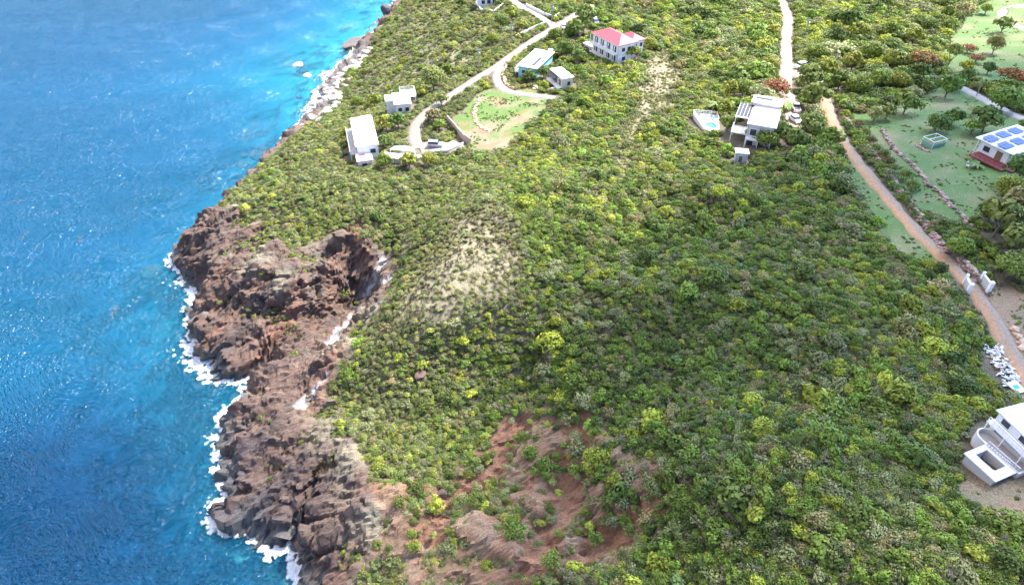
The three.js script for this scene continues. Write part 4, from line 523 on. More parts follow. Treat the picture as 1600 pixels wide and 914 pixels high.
// ------------------------------------------------------------------ garden trees, each one placed
function tree(name, label, x, z, r, geo, rgb, { high = 1.15, lift = 0.16, category = 'tree', group } = {}) {
  const o = thing(name, label, category, at(x, z), rr(0, TAU), group); r *= name === 'garden_tree' ? 1.22 : 1.1; keepClear(x, z, r * 0.6); const t = mesh('trunk', trunks[0], bark, o); t.scale.set(r, r * (lift + 0.9), r); const c = mesh('crown', geo, leafMat(rgb[0] * 1.45, rgb[1] * 1.32, rgb[2]), o); c.scale.set(r, r * high, r); c.position.y = lift * r; return o;
}
for (const [x, z, r, g, rgb, label, o] of [
  [124.3, -187.8, 3.3, 0, [0.12, 0.20, 0.05], 'wide bright green tree at the head of the lawn', {}], [129.5, -193.5, 2.8, 0, [0.10, 0.17, 0.045], 'round clipped green tree behind the wide lawn tree', {}], [109.3, -163.6, 2.8, 1, [0.09, 0.15, 0.045], 'dense round bush in the middle of the lawn', { lift: 0.1 }], [114.8, -166.6, 2.3, 0, [0.08, 0.14, 0.04], 'upright dark tree behind the round lawn bush', { high: 1.3 }], [131.8, -174.5, 3.8, 1, [0.12, 0.20, 0.05], 'large round green tree beside the garden driveway', {}], [120.1, -161.7, 3.6, 0, [0.085, 0.14, 0.045], 'broad dark bush near the solar roof house', { lift: 0.1 }], [116.7, -160.4, 2.2, 0, [0.16, 0.25, 0.07], 'small light green bush left of the broad dark bush', { lift: 0.1 }],
  [141.6, -209.8, 2.2, 0, [0.28, 0.32, 0.05], 'small yellow green tree above the garden driveway', {}], [139.7, -216.1, 2.6, 0, [0.20, 0.24, 0.07], 'spreading tree with bare trunk above the driveway bend', { lift: 0.9 }], [147.1, -207.3, 2.1, 0, [0.07, 0.12, 0.04], 'dark bush left of the orange flowering tree', {}], [160.5, -228, 2.6, 1, [0.20, 0.21, 0.09], 'tall olive tree on the upper lawn', { high: 1.5 }], [183.2, -274.3, 2.2, 0, [0.16, 0.24, 0.06], 'round bush on the upper lawn near the loop driveway', {}], [176, -250.5, 3.2, 0, [0.14, 0.20, 0.07], 'broad green tree below the loop driveway', {}],
  [96.7, -171.1, 2.3, 0, [0.20, 0.23, 0.11], 'grey green bush at the top of the lawn terrace wall', {}], [100.7, -172.6, 2.4, 0, [0.15, 0.19, 0.07], 'olive bush beside the grey green bush', {}], [106.8, -175.8, 3.2, 0, [0.13, 0.18, 0.05], 'green tree at the left end of the lawn', {}], [111.6, -132.1, 4.2, 1, [0.08, 0.15, 0.045], 'large dark green tree below the solar roof house', { lift: 0.2 }], [116.4, -128.7, 4.5, 0, [0.09, 0.16, 0.05], 'dark green tree at the picture edge below the solar roof house', { lift: 0.2 }],
  [85.3, -105.8, 2.3, 1, [0.15, 0.22, 0.05], 'round green tree overhanging the dirt track above the gate', {}], [95.3, -112, 3.4, 0, [0.15, 0.18, 0.06], 'olive tree right of the lawn foot', { lift: 0.6 }], [101.8, -117.4, 3.2, 0, [0.20, 0.19, 0.10], 'thin dry olive tree below the lawn', { lift: 0.5 }], [96.2, -105.3, 3.6, 0, [0.14, 0.18, 0.06], 'large olive tree above the dirt yard', {}], [90.4, -98.8, 2.8, 1, [0.16, 0.22, 0.06], 'green bush right of the gate wall', { lift: 0.15 }], [93.1, -99.2, 3.0, 0, [0.13, 0.17, 0.06], 'dark bush at the top of the dirt yard', { lift: 0.15 }],
  [-27.2, -229.8, 4.2, 1, [0.16, 0.20, 0.075], 'large dome shaped tree beside the cottage deck', { lift: 0.15 }], [-39.8, -200.9, 3.0, 0, [0.22, 0.25, 0.07], 'olive yellow tree between the two seaside houses', {}], [-36.1, -201.5, 2.6, 0, [0.10, 0.17, 0.05], 'dark tree beside the curve of the lane', {}], [-38.9, -189.4, 2.4, 0, [0.10, 0.15, 0.045], 'dark tree left of the terrace platform', {}], [-23, -212.5, 2.2, 0, [0.15, 0.18, 0.075], 'scrubby bush inside the lane curve', {}], [-24.7, -202.1, 2.4, 0, [0.17, 0.16, 0.10], 'dry grey bush inside the lane curve', {}], [-22.6, -196.4, 1.9, 0, [0.15, 0.22, 0.05], 'green bush beside the terrace retaining wall', {}],
  [27.3, -265.5, 4.0, 0, [0.12, 0.17, 0.05], 'tall green tree left of the red roofed house', { lift: 0.7 }], [23.9, -259.1, 3.6, 0, [0.10, 0.15, 0.045], 'dark tree in front of the white lane car', {}], [88.8, -198.3, 4.0, 0, [0.09, 0.13, 0.04], 'dark tree between gravel driveway and dirt track', {}], [84.6, -182.4, 4.0, 0, [0.11, 0.15, 0.045], 'broad dark tree behind the parked pickup', {}], [76.1, -162, 3.4, 0, [0.12, 0.16, 0.05], 'tree at the lower end of the villa driveway', {}], [57.9, -170.6, 2.2, 0, [0.14, 0.19, 0.06], 'bush between pool terrace and villa balcony', {}], [68.1, -160.7, 3.0, 0, [0.09, 0.14, 0.045], 'dark tree in front of the solar villa', {}],
]) tree('garden_tree', label, x, z, r, g ? round[Math.floor(rnd() * 2)] : broad[Math.floor(rnd() * 4)], rgb, o);
for (const [x, z, r, g] of [19.4, -242.8, 3.4, 1, 16.3, -259.4, 2.6, 0, 10.8, -226.3, 2.6, 1, 6, -224.4, 2.6, 0, 23.3, -235, 3.2, 0, 41.1, -236.1, 3.2, 0, 48.8, -242.8, 3.0, 1, 29.2, -280.2, 3.2, 0, 0, -287, 3.2, 0, -3.8, -279.4, 3.0, 1, -22.7, -323.7, 2.8, 0, 3.7, -272.2, 2.6, 0, -7.3, -262.2, 2.6, 1, -23.1, -240.8, 2.8, 0, -30.7, -225.1, 2.4, 0, -58.4, -246.5, 2.8, 1, -51.6, -243.9, 2.8, 0, -36.8, -175.3, 2.6, 1, -53.8, -203.5, 2.2, 0, -29.2, -174, 2.8, 0, -23.8, -174.8, 2.6, 1, 65, -195.9, 3.0, 0, 68.8, -196.2, 3.2, 1, 59.7, -182.2, 2.6, 0, 62.6, -162.1, 2.8, 0, 64.2, -158, 3.0, 1, 70.8, -156.4, 3.2, 0, 101.7, -227.1, 3.4, 1, 98.9, -210.1, 3.6, 0, 97.6, -197.4, 3.4, 0, 100.7, -191.2, 3.8, 1, 108.1, -196.3, 3.6, 0, 108.7, -215.6, 3.6, 0, 118.7, -224.9, 3.8, 1, 121.2, -214.1, 3.8, 0, 113.8, -195.7, 3.4, 1, 140, -241.2, 3.6, 0, 136, -249.8, 3.8, 0, 152.4, -255.6, 3.4, 1, 125.2, -251.1, 3.6, 0, 122.6, -268.8, 3.4, 1, 166.5, -270, 3.0, 0, 149, -285.7, 3.6, 0, 83.2, -218.8, 3.0, 1, 95.6, -255.6, 3.0, 0, 105.1, -124.4, 3.6, 1, 97.6, -117.9, 2.8, 0, 102.2, -113.7, 3.6, 0].reduce((a, v, i) => { i % 4 ? a[a.length - 1].push(v) : a.push([v]); return a; }, [])) {
  const rgb = [[0.11, 0.16, 0.035], [0.16, 0.20, 0.045], [0.085, 0.13, 0.035], [0.19, 0.215, 0.05]][Math.floor(rnd() * 4)]; tree('canopy_tree', 'tall full crowned green tree rising above the scrub near the houses', x, z, r, g ? round[Math.floor(rnd() * 2)] : broad[Math.floor(rnd() * 4)], rgb, { lift: 0.1, group: 'tall trees around the houses' });
}
const blossom = crownGeometry({ lobes: 16, leaves: 330, leaf: 0.15, tall: 0.62, spread: 0.78, loose: 0.15, flat: 0.6 }), umbrella = crownGeometry({ lobes: 16, leaves: 420, leaf: 0.16, tall: 0.55, spread: 0.78, loose: 0.4, flat: 0.6 });
for (const [x, z, r, rgb, label] of [[78.2, -194.5, 4.2, [0.40, 0.13, 0.08], 'red flowering flame tree behind the solar villa'], [130.4, -214.4, 5.0, [0.34, 0.17, 0.06], 'wide orange flowering flame tree among the green trees'], [148.1, -198.4, 4.0, [0.42, 0.13, 0.05], 'orange red flame tree on the upper lawn edge'], [153.4, -230.3, 2.6, [0.42, 0.16, 0.10], 'small coral flowering tree on the upper lawn'], [150.2, -219.1, 2.4, [0.40, 0.14, 0.09], 'second small coral flowering tree nearer the driveway']]) {
  const o = thing('flame_tree', label, 'tree', at(x, z), rr(0, TAU)); keepClear(x, z, r * 0.8); const t = mesh('trunk', trunks[1], paleBark, o); t.scale.set(r, r * 0.9, r); const c = mesh('crown', umbrella, leafMat(0.15, 0.18, 0.06), o); c.scale.set(r, r, r); c.position.y = 0.25 * r; const b = mesh('blossom', blossom, leafMat(...rgb), o); b.scale.set(r * 1.02, r, r * 1.02); b.position.y = 0.3 * r;
}
{ const [x, z] = [123.9, -173.2], o = thing('pale_tree', 'thin pale leafless tree on the lawn near the driveway', 'tree', at(x, z), 0); const b = mesh('branches', bares[1], std(0.55, 0.52, 0.36), o); b.scale.setScalar(2.6); const l = mesh('crown', airy[0], leafMat(0.42, 0.42, 0.2), o); l.scale.set(2.3, 2, 2.3); l.position.y = 0.6; }
// flowering hedge along the dry stone wall
{ let k = 0; for (const [x, z, r, red] of [[91.7, -168.4, 1.5, 1], [90.7, -162, 1.4, 0], [90, -157.1, 1.5, 1], [89.3, -152.5, 1.5, 0], [89.1, -148.4, 1.6, 1], [88.9, -144.5, 1.6, 1], [88.9, -141.8, 1.3, 0], [89.2, -137.3, 1.8, 0], [88.4, -131.9, 1.8, 0]]) { const o = tree('hedge_bush', ['first', 'second', 'third', 'fourth', 'fifth', 'sixth', 'seventh', 'eighth', 'last'][k++] + ' bush down the ' + (red ? 'red flowering ' : 'green ') + 'hedge along the dry stone wall', x, z, r, small[k % 3], red ? [0.12, 0.14, 0.06] : [0.14, 0.19, 0.06], { lift: 0, category: 'bush', group: 'hedge along the dry stone wall' }); if (red) { const b = mesh('blossom', blossom, leafMat(0.36, 0.06, 0.06), o); b.scale.set(r, r, r); b.position.y = 0.2 * r; } } }
// palms
{
  const frond = (() => { const pos = [], nor = [], index = []; for (let k = 0; k <= 8; k++) { const t = k / 8, x = t * 2.3, y = 0.55 * t - 1.35 * t * t, w = 0.34 * Math.sin(Math.PI * (0.12 + 0.86 * t)); for (const s of [-1, 0, 1]) { pos.push(x, y - Math.abs(s) * 0.16, s * w); nor.push(0.25, 0.9, s * 0.35); } if (k) for (const j of [0, 1]) { const o = k * 3 + j; index.push(o - 3, o - 2, o, o, o - 2, o + 1); } } const g = fromLists(pos, nor, index); g.setAttribute('color', new THREE.Float32BufferAttribute(new Array(pos.length).fill(1), 3)); return g; })();
  const green = leafMat(0.17, 0.24, 0.07);
  for (const [x, z, h, label] of [[133.3, -188, 5.5, 'palm leaning over the garden driveway'], [184.3, -264, 5, 'tall palm beside the loop driveway'], [76.6, -180.9, 2.2, 'short palm at the corner of the solar villa'], [70.4, -166.7, 1.6, 'low palm in front of the solar villa'], [108.4, -141.6, 0.8, 'low spiky palm on the lawn below the red deck'], [57.8, -186, 2, 'palm behind the pool terrace']]) {
    const o = thing('palm_tree', label, 'palm', at(x, z), rr(0, TAU)); keepClear(x, z, 1); mesh('trunk', new THREE.TubeGeometry(new THREE.CatmullRomCurve3([[0, -0.4, 0], [0.15, h * 0.5, 0.1], [0.55, h, 0.25]].map((p) => new THREE.Vector3(...p))), 8, 0.15, 6), paleBark, o);
    for (let k = 0; k < 13; k++) { const f = mesh('frond', frond, green, o); f.position.set(0.55, h, 0.25); f.rotation.set(0, k / 13 * TAU + rr(-0.2, 0.2), rr(-0.25, 0.5)); f.scale.setScalar(rr(0.8, 1.15)); }
  }
}
// single bushes on the bare cliff and gullies
for (const [x, z, r, rgb, label] of [[-16.7, -62.9, 1.3, [0.17, 0.23, 0.045], 'bright green bush low on the bare red cliff'], [-17.5, -65.2, 1.0, [0.15, 0.22, 0.05], 'small bush just above the low cliff bush'], [-6.8, -70.3, 2.0, [0.13, 0.18, 0.05], 'broad green bush left of the red gully'], [0.5, -62.3, 1.9, [0.13, 0.20, 0.045], 'dark green bush standing between the bare gullies'], [0, -64.9, 1.4, [0.16, 0.23, 0.05], 'bright bush above the gully bush pair'], [5.7, -74.7, 2.1, [0.11, 0.18, 0.04], 'tall green bush at the head of the left gully'], [3.5, -78.4, 1.7, [0.13, 0.20, 0.045], 'bush uphill of the tall gully bush'], [-4.3, -58.4, 1.2, [0.20, 0.24, 0.05], 'yellowish bush low between the gullies'], [13.3, -59.7, 1.3, [0.12, 0.19, 0.045], 'bush on the right gully bank'], [18.6, -59.1, 1.1, [0.11, 0.16, 0.045], 'small round bush on the bare right bank'], [-17.6, -73.7, 1.7, [0.08, 0.12, 0.035], 'dark shrub in the hollow of the red cliff'], [-20.3, -70.6, 1.3, [0.12, 0.16, 0.05], 'shrub below the dark hollow shrub'], [-25.7, -71.5, 0.9, [0.15, 0.20, 0.05], 'little shrub on the steep red slope'], [-25.1, -65.5, 1.0, [0.16, 0.20, 0.06], 'little shrub low on the steep red slope'], [-23.8, -65, 1.1, [0.15, 0.20, 0.05], 'shrub beside the lower cliff ledge'], [6.1, -56.3, 1.7, [0.14, 0.20, 0.05], 'green bush at the bottom of the middle gully'], [-45.2, -83.9, 0.9, [0.24, 0.26, 0.06], 'yellow green shrub on the brown cliff'], [-64.1, -127.6, 0.9, [0.20, 0.20, 0.06], 'olive shrub low on the headland cliff'], [-56.5, -141.9, 1.0, [0.15, 0.20, 0.06], 'green shrub in the middle of the headland cliff'], [-43.4, -136.9, 1.8, [0.14, 0.18, 0.06], 'shrub in the cove hollow under the dark cliff'], [-41, -136.1, 1.6, [0.12, 0.16, 0.05], 'second shrub in the cove hollow'], [-67.7, -157.5, 1.3, [0.17, 0.20, 0.07], 'shrub high on the headland edge'], [-61.2, -156.5, 1.4, [0.15, 0.19, 0.06], 'shrub on the headland crest'], [-53, -154.3, 1.6, [0.15, 0.19, 0.06], 'bushy shrub on the upper headland']]) tree('cliff_bush', label, x, z, r, small[Math.floor(rnd() * 3)], rgb, { lift: 0.05, category: 'bush' });
// drifting weed on the sea
{ const g = mergeGeometries(Array.from({ length: 16 }, () => new THREE.IcosahedronGeometry(rr(0.06, 0.22), 1).scale(1.8, 0.25, 0.7).rotateY(rr(0, TAU)).translate(rr(-2.2, 2.2), 0, rr(-0.9, 0.9)))), m = std(0.17, 0.105, 0.05, 0.9); for (const [x, z, label] of [[-165, -196, 'orange brown raft of floating weed farthest up the open sea'], [-152.3, -176.4, 'raft of floating weed near the left edge of the sea'], [-144.8, -171.1, 'thin patch of floating weed beside the left raft'], [-108.4, -141.1, 'small raft of floating weed off the headland'], [-133.9, -174.8, 'narrow streak of floating weed on the blue water']]) { const o = tag(mesh('floating_weed', g, m), label, 'seaweed', 'rafts of floating weed'); o.position.set(x, 0.12, z); o.rotation.y = rr(0, TAU); o.userData.kind = 'stuff'; } }

// ------------------------------------------------------------------ the scrub forest
const forestSpots = [];
{
  const cell = 3, grid = new Map(), key = (i, j) => i * 4096 + j, blocked = (x, z, r) => {
    const ci = Math.floor(x / cell) + 500, cj = Math.floor(z / cell) + 500;
    for (let i = ci - 2; i <= ci + 2; i++) for (let j = cj - 2; j <= cj + 2; j++) for (const t of grid.get(key(i, j)) ?? []) { const q = 0.41 * (r + t.r); if ((t.x - x) ** 2 + (t.z - z) ** 2 < q * q) return true; }
    return false;
  };
  for (let tries = 0; tries < 270000; tries++) {
    const z = -40 - 370 * rnd() ** 1.25, x = rr(-110, 260) * (0.42 + 0.58 * Math.min(1, -z / 230));
    const d = shoreDist(x, z); if (d < 3) continue;
    const y = ground(x, z, d); if (!inView(x, y + 2, z)) continue;
    const e = 1.5, slope = Math.hypot(ground(x + e, z) - y, ground(x, z + e) - y) / e, Z = zoneWeights(x, z, d, y, slope), patch = fbm(x / 16, z / 16, 3, 81), fine = rnd();
    if (Z.lawn > 0.25 || Z.terrace > 0.3 || Z.yard > 0.4) continue;
    const low = clamp(ss(30, -15, x - (-z - 150) * 0.12) + Z.dry * 0.6 + Z.soil * 0.5);      // low scrub towards the sea
    let keep = 1; keep *= 1 - (0.985 - 0.85 * ss(-0.12, 0.2, patch) * ss(6, 12, y)) * ss(0.25, 0.6, Z.rock); keep *= 1 - 0.85 * Z.slope * ss(0.35, 0.0, patch); keep *= 1 - Z.soil * lerp(0.74, 0.08, ss(-0.05, 0.2, patch)); keep *= 1 - 0.9 * Z.gully; keep *= 1 - 0.87 * Z.dry * ss(0.45, 0.15, patch);
    const edge = polyDist(rockZone, x, z); keep *= 1 - 0.6 * ss(-18, -2, edge) * ss(0.25, -0.05, patch);
    if (fine > keep) continue;
    let r = lerp(rr(0.7, 1.6), rr(0.45, 1.0), low) * (1 + 1.3 * Math.max(0, patch + 0.05)); if (rnd() < 0.11) r *= 1.7; if (-z > 165 && x > -10) r *= 1.25; if (x > 70 && -z > 130) r *= 1.7; else if (-z > 225) r *= 1.25; if (Z.rock > 0.4) r *= 0.75; if (Z.dry > 0.4) r = rr(0.35, 0.7);
    if (onRoad(x, z, r * 0.75) || clear.some(([cx, cz, cr]) => (cx - x) ** 2 + (cz - z) ** 2 < (cr + 0.6 * r) ** 2) || blocked(x, z, r)) continue;
    const t = { x, y, z, r, d, low: Math.max(low, ss(-24, -4, edge)), patch, Z }, k = key(Math.floor(x / cell) + 500, Math.floor(z / cell) + 500); if (!grid.has(k)) grid.set(k, []); grid.get(k).push(t); forestSpots.push(t);
  }
}
for (const t of forestSpots) {
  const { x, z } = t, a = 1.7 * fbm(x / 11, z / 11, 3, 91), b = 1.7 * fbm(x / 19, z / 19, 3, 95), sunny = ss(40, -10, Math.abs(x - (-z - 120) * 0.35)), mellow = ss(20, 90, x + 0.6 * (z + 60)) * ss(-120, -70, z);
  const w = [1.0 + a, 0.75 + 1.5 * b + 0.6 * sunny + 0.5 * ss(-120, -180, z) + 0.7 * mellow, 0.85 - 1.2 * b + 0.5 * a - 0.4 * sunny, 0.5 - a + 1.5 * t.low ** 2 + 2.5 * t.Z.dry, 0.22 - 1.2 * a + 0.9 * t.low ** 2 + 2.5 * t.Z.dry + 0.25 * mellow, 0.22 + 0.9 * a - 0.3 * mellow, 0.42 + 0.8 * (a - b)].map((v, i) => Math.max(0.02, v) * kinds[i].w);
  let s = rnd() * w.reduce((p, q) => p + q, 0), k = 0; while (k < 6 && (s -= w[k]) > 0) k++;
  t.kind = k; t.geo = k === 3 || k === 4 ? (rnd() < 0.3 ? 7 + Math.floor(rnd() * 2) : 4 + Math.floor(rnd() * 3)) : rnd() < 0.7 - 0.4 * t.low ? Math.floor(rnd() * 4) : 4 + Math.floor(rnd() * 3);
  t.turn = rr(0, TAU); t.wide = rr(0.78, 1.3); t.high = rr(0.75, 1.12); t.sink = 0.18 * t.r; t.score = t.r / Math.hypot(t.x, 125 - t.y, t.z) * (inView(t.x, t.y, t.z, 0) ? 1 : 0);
}
forestSpots.sort((p, q) => q.score - p.score);
const count = kinds.map(() => 0), proto = kinds.map(() => ({})), massed = [];
for (const t of forestSpots) {
  if (count[t.kind] >= 290 || t.score === 0) { massed.push(t); continue; }
  count[t.kind]++;
  const K = kinds[t.kind], m = Math.floor(rnd() * 4), id = t.geo * 4 + m; let o = proto[t.kind][id];
  if (o) o = copyOf(o); else {
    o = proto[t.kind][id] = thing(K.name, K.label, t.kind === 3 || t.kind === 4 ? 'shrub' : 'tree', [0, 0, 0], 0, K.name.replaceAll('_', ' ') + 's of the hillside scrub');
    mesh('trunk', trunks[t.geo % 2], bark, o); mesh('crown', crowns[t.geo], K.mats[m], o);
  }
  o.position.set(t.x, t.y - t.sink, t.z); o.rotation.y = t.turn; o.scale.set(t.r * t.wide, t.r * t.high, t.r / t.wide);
}
{
  const group = new THREE.Group(); group.name = 'scrub_canopy'; group.userData = { kind: 'stuff', label: 'dense mass of low green scrub covering the far hillside', category: 'scrub' }; scene.add(group);
  const white = leafMat(1, 1, 1), M = new THREE.Matrix4(), q = new THREE.Quaternion(), up = new THREE.Vector3(0, 1, 0), c = new THREE.Color();
  crowns.forEach((g, gi) => {
    const list = massed.filter((t) => t.geo === gi); if (!list.length) return;
    const im = shade(new THREE.InstancedMesh(g, white, list.length)); im.name = 'scrub_foliage'; group.add(im); im.userData.kind = 'stuff';
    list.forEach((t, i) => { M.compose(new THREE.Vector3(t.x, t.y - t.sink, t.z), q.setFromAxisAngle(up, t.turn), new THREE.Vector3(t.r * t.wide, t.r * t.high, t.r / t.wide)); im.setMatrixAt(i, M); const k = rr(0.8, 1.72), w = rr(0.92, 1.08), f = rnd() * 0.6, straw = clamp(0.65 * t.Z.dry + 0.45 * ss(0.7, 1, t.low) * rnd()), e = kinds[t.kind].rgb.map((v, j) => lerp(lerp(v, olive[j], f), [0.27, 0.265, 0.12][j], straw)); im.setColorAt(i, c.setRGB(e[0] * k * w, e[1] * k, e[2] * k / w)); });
  });
  console.log('trees', forestSpots.length, 'single', count.join(' '), 'massed', massed.length);
}
// low ground cover under and between the crowns: nobody could count it
{
  const g = crownGeometry({ lobes: 9, leaves: 150, leaf: 0.3, tall: 0.5, spread: 0.75, loose: 0.5 }), tuft = (() => {
    const pos = [], nor = [], index = []; for (let k = 0; k < 34; k++) { const a = rr(0, TAU), q = rr(0, 0.9), h = rr(0.2, 0.45), lean = rr(0.15, 0.45), x = Math.cos(a) * q, z = Math.sin(a) * q, o = pos.length / 3, w = 0.09; pos.push(x - Math.sin(a) * w, -0.1, z + Math.cos(a) * w, x + Math.sin(a) * w, -0.1, z - Math.cos(a) * w, x + Math.cos(a) * lean, h, z + Math.sin(a) * lean); for (let i = 0; i < 3; i++) nor.push(Math.cos(a) * 0.4, 0.9, Math.sin(a) * 0.4); index.push(o, o + 1, o + 2); }
    const t = fromLists(pos, nor, index); t.setAttribute('color', new THREE.Float32BufferAttribute(new Array(pos.length).fill(1), 3)); return t;
  })();
  const low = [], dry = [], weeds = [];
  for (let k = 0; k < 110000; k++) {
    const west = k > 60000, z = west ? rr(-400, -42) : -42 - 330 * rnd() ** 1.4, x = west ? rr(-95, 28) : rr(-110, 240) * (0.42 + 0.58 * Math.min(1, -z / 230)), d = shoreDist(x, z); if (d < 4) continue;
    const y = ground(x, z, d); if (!inView(x, y, z, 0.06) || onRoad(x, z, 0.5) || clear.some(([cx, cz, cr]) => (cx - x) ** 2 + (cz - z) ** 2 < cr * cr)) continue;
    const e = 1.5, slope = Math.hypot(ground(x + e, z) - y, ground(x, z + e) - y) / e, Z = zoneWeights(x, z, d, y, slope), n = fbm(x / 8, z / 8, 3, 111); if (Z.lawn > 0.3 || Z.terrace > 0.3 || Z.yard > 0.5) { if (rnd() < 0.04 + 1.6 * fbm(x / 6, z / 6, 2, 121) + (polyDist(vergeLawn, x, z) > 0 ? 0.15 : 0)) for (let q = 0; q < 3; q++) { const wx = x + rr(-1, 1), wz = z + rr(-1, 1); if (!onRoad(wx, wz, 0.3)) weeds.push([wx, ground(wx, wz) - 0.03, wz, rr(0.16, 0.4)]); } continue; }
    const open = Math.max(Z.rock, Z.soil, Z.dry, Z.slope);
    if (open > 0.35 || (polyDist(rockZone, x, z) > -9 && rnd() < 0.6)) { if (Z.gully < 0.4 && rnd() < (Z.rock > 0.35 ? ss(4, 10, y) * ss(-0.1, 0.2, n) * 0.9 : Z.dry > 0.4 ? 1 : Z.soil > 0.4 ? 0.15 + n : 0.7 + n)) dry.push([x, y + (Z.rock > 0.35 ? 0.3 : 0), z, rr(0.35, 0.8)]); } else if (!west) low.push([x, y, z, rr(0.5, 0.95)]);
  }
  const c = new THREE.Color(), M = new THREE.Matrix4(), q = new THREE.Quaternion(), up = new THREE.Vector3(0, 1, 0), place = (name, label, geo, list, tones) => {
    const im = shade(new THREE.InstancedMesh(geo, leafMat(1, 1, 1), list.length)); im.name = name; im.userData = { kind: 'stuff', label, category: 'ground cover' }; scene.add(im);
    list.forEach(([x, y, z, s], i) => { M.compose(new THREE.Vector3(x, y, z), q.setFromAxisAngle(up, rr(0, TAU)), new THREE.Vector3(s, s * rr(0.7, 1.2), s)); im.setMatrixAt(i, M); const k = rr(0.75, 1.25), t = tones[Math.floor(rnd() * tones.length)]; im.setColorAt(i, c.setRGB(t[0] * k, t[1] * k, t[2] * k)); });
  };
  place('undergrowth', 'low leafy undergrowth between the scrub trees', g, low, [[0.14, 0.17, 0.05], [0.19, 0.19, 0.09], [0.11, 0.15, 0.045], [0.22, 0.21, 0.12]]);
  place('lawn_weeds', 'patches of low green weeds on the lawns and verges', g, weeds, [[0.17, 0.27, 0.05], [0.2, 0.25, 0.08], [0.13, 0.24, 0.05], [0.28, 0.27, 0.13]]);
  place('dry_grass', 'dry straw coloured grass tufts on open slopes and ledges', tuft, dry, [[0.29, 0.25, 0.14], [0.26, 0.255, 0.12], [0.23, 0.185, 0.115], [0.22, 0.25, 0.09]]); console.log('cover', low.length, dry.length, weeds.length);
}
// leafless trees standing in the scrub
{
  let first;
  for (let i = 0; i < 120; i++) {
    const t = forestSpots[Math.floor(rnd() ** 1.5 * forestSpots.length * 0.5)], x = t.x + rr(-1, 1), z = t.z + rr(-1, 1), r = rr(0.9, 1.7); if (!inView(x, t.y, z, 0) || onRoad(x, z, 1)) continue;
    const o = first ? copyOf(first) : (first = thing('bare_tree', 'leafless pale grey tree poking out of the green scrub', 'tree', [0, 0, 0], 0, 'leafless trees in the scrub'));
    if (o === first) mesh('branches', bares[0], paleBark, o); else if (i % 3) { o.clear(); mesh('branches', bares[i % 3], paleBark, o); }
    o.position.set(x, t.y + 0.35 * t.r, z); o.rotation.y = rr(0, TAU); o.scale.set(r, r, r);
  }
}

// ------------------------------------------------------------------ boulders along the shore
function rockGeometry(k, detail = 4, rough = 1) {
  const g = new THREE.IcosahedronGeometry(1, detail), p = g.attributes.position, v = new THREE.Vector3(), planes = Array.from({ length: 9 }, () => [new THREE.Vector3(rr(-1, 1), rr(-0.8, 1), rr(-1, 1)).normalize(), rr(0.55, 0.85)]);
  for (let i = 0; i < p.count; i++) {
    v.fromBufferAttribute(p, i).normalize(); let s = 1; for (const [n, q] of planes) { const dot = v.dot(n); if (dot > 0.05) s = Math.min(s, q / dot); }
    s *= 1 + rough * (0.07 * N3(v.x * 2 + k * 5, v.y * 2, v.z * 2) + 0.05 * N3(v.x * 5, v.y * 5 + k, v.z * 5)); v.multiplyScalar(s); p.setXYZ(i, v.x, v.y, v.z);
  }
  g.computeVertexNormals(); return g;
}
const rocks = [0, 1, 2, 3, 4, 5].map((k) => rockGeometry(k));
const rockGrain = noiseTexture(256, (u, v) => 0.8 + 0.3 * tile(u, v, 20, 14) + 0.25 * tile(u, v, 52, 15)); rockGrain.repeat.set(3, 2);
const stone = (r, g, b) => std(r, g, b, 0.92, { map: rockGrain, bumpMap: rockGrain, bumpScale: 0.12 });
const stones = { pale: [stone(0.52, 0.49, 0.45), stone(0.42, 0.38, 0.34), stone(0.46, 0.37, 0.31)], dark: [stone(0.11, 0.10, 0.10), stone(0.16, 0.135, 0.12)], brown: [stone(0.17, 0.105, 0.085), stone(0.125, 0.085, 0.075)] };
function boulder(name, label, x, z, r, mat, group, { sink = 0.35, flat = 0.65, long = 1.2, turn = rr(0, TAU), y } = {}) {
  const o = mesh(name, rocks[Math.floor(rnd() * 6)], mat); tag(o, label, 'boulder', group);
  o.position.set(x, (y ?? Math.max(ground(x, z), -0.4)) + r * flat * (1 - 2 * sink), z); o.scale.set(r * long, r * flat, r); o.rotation.set(rr(-0.15, 0.15), turn, rr(-0.15, 0.15)); return o;
}
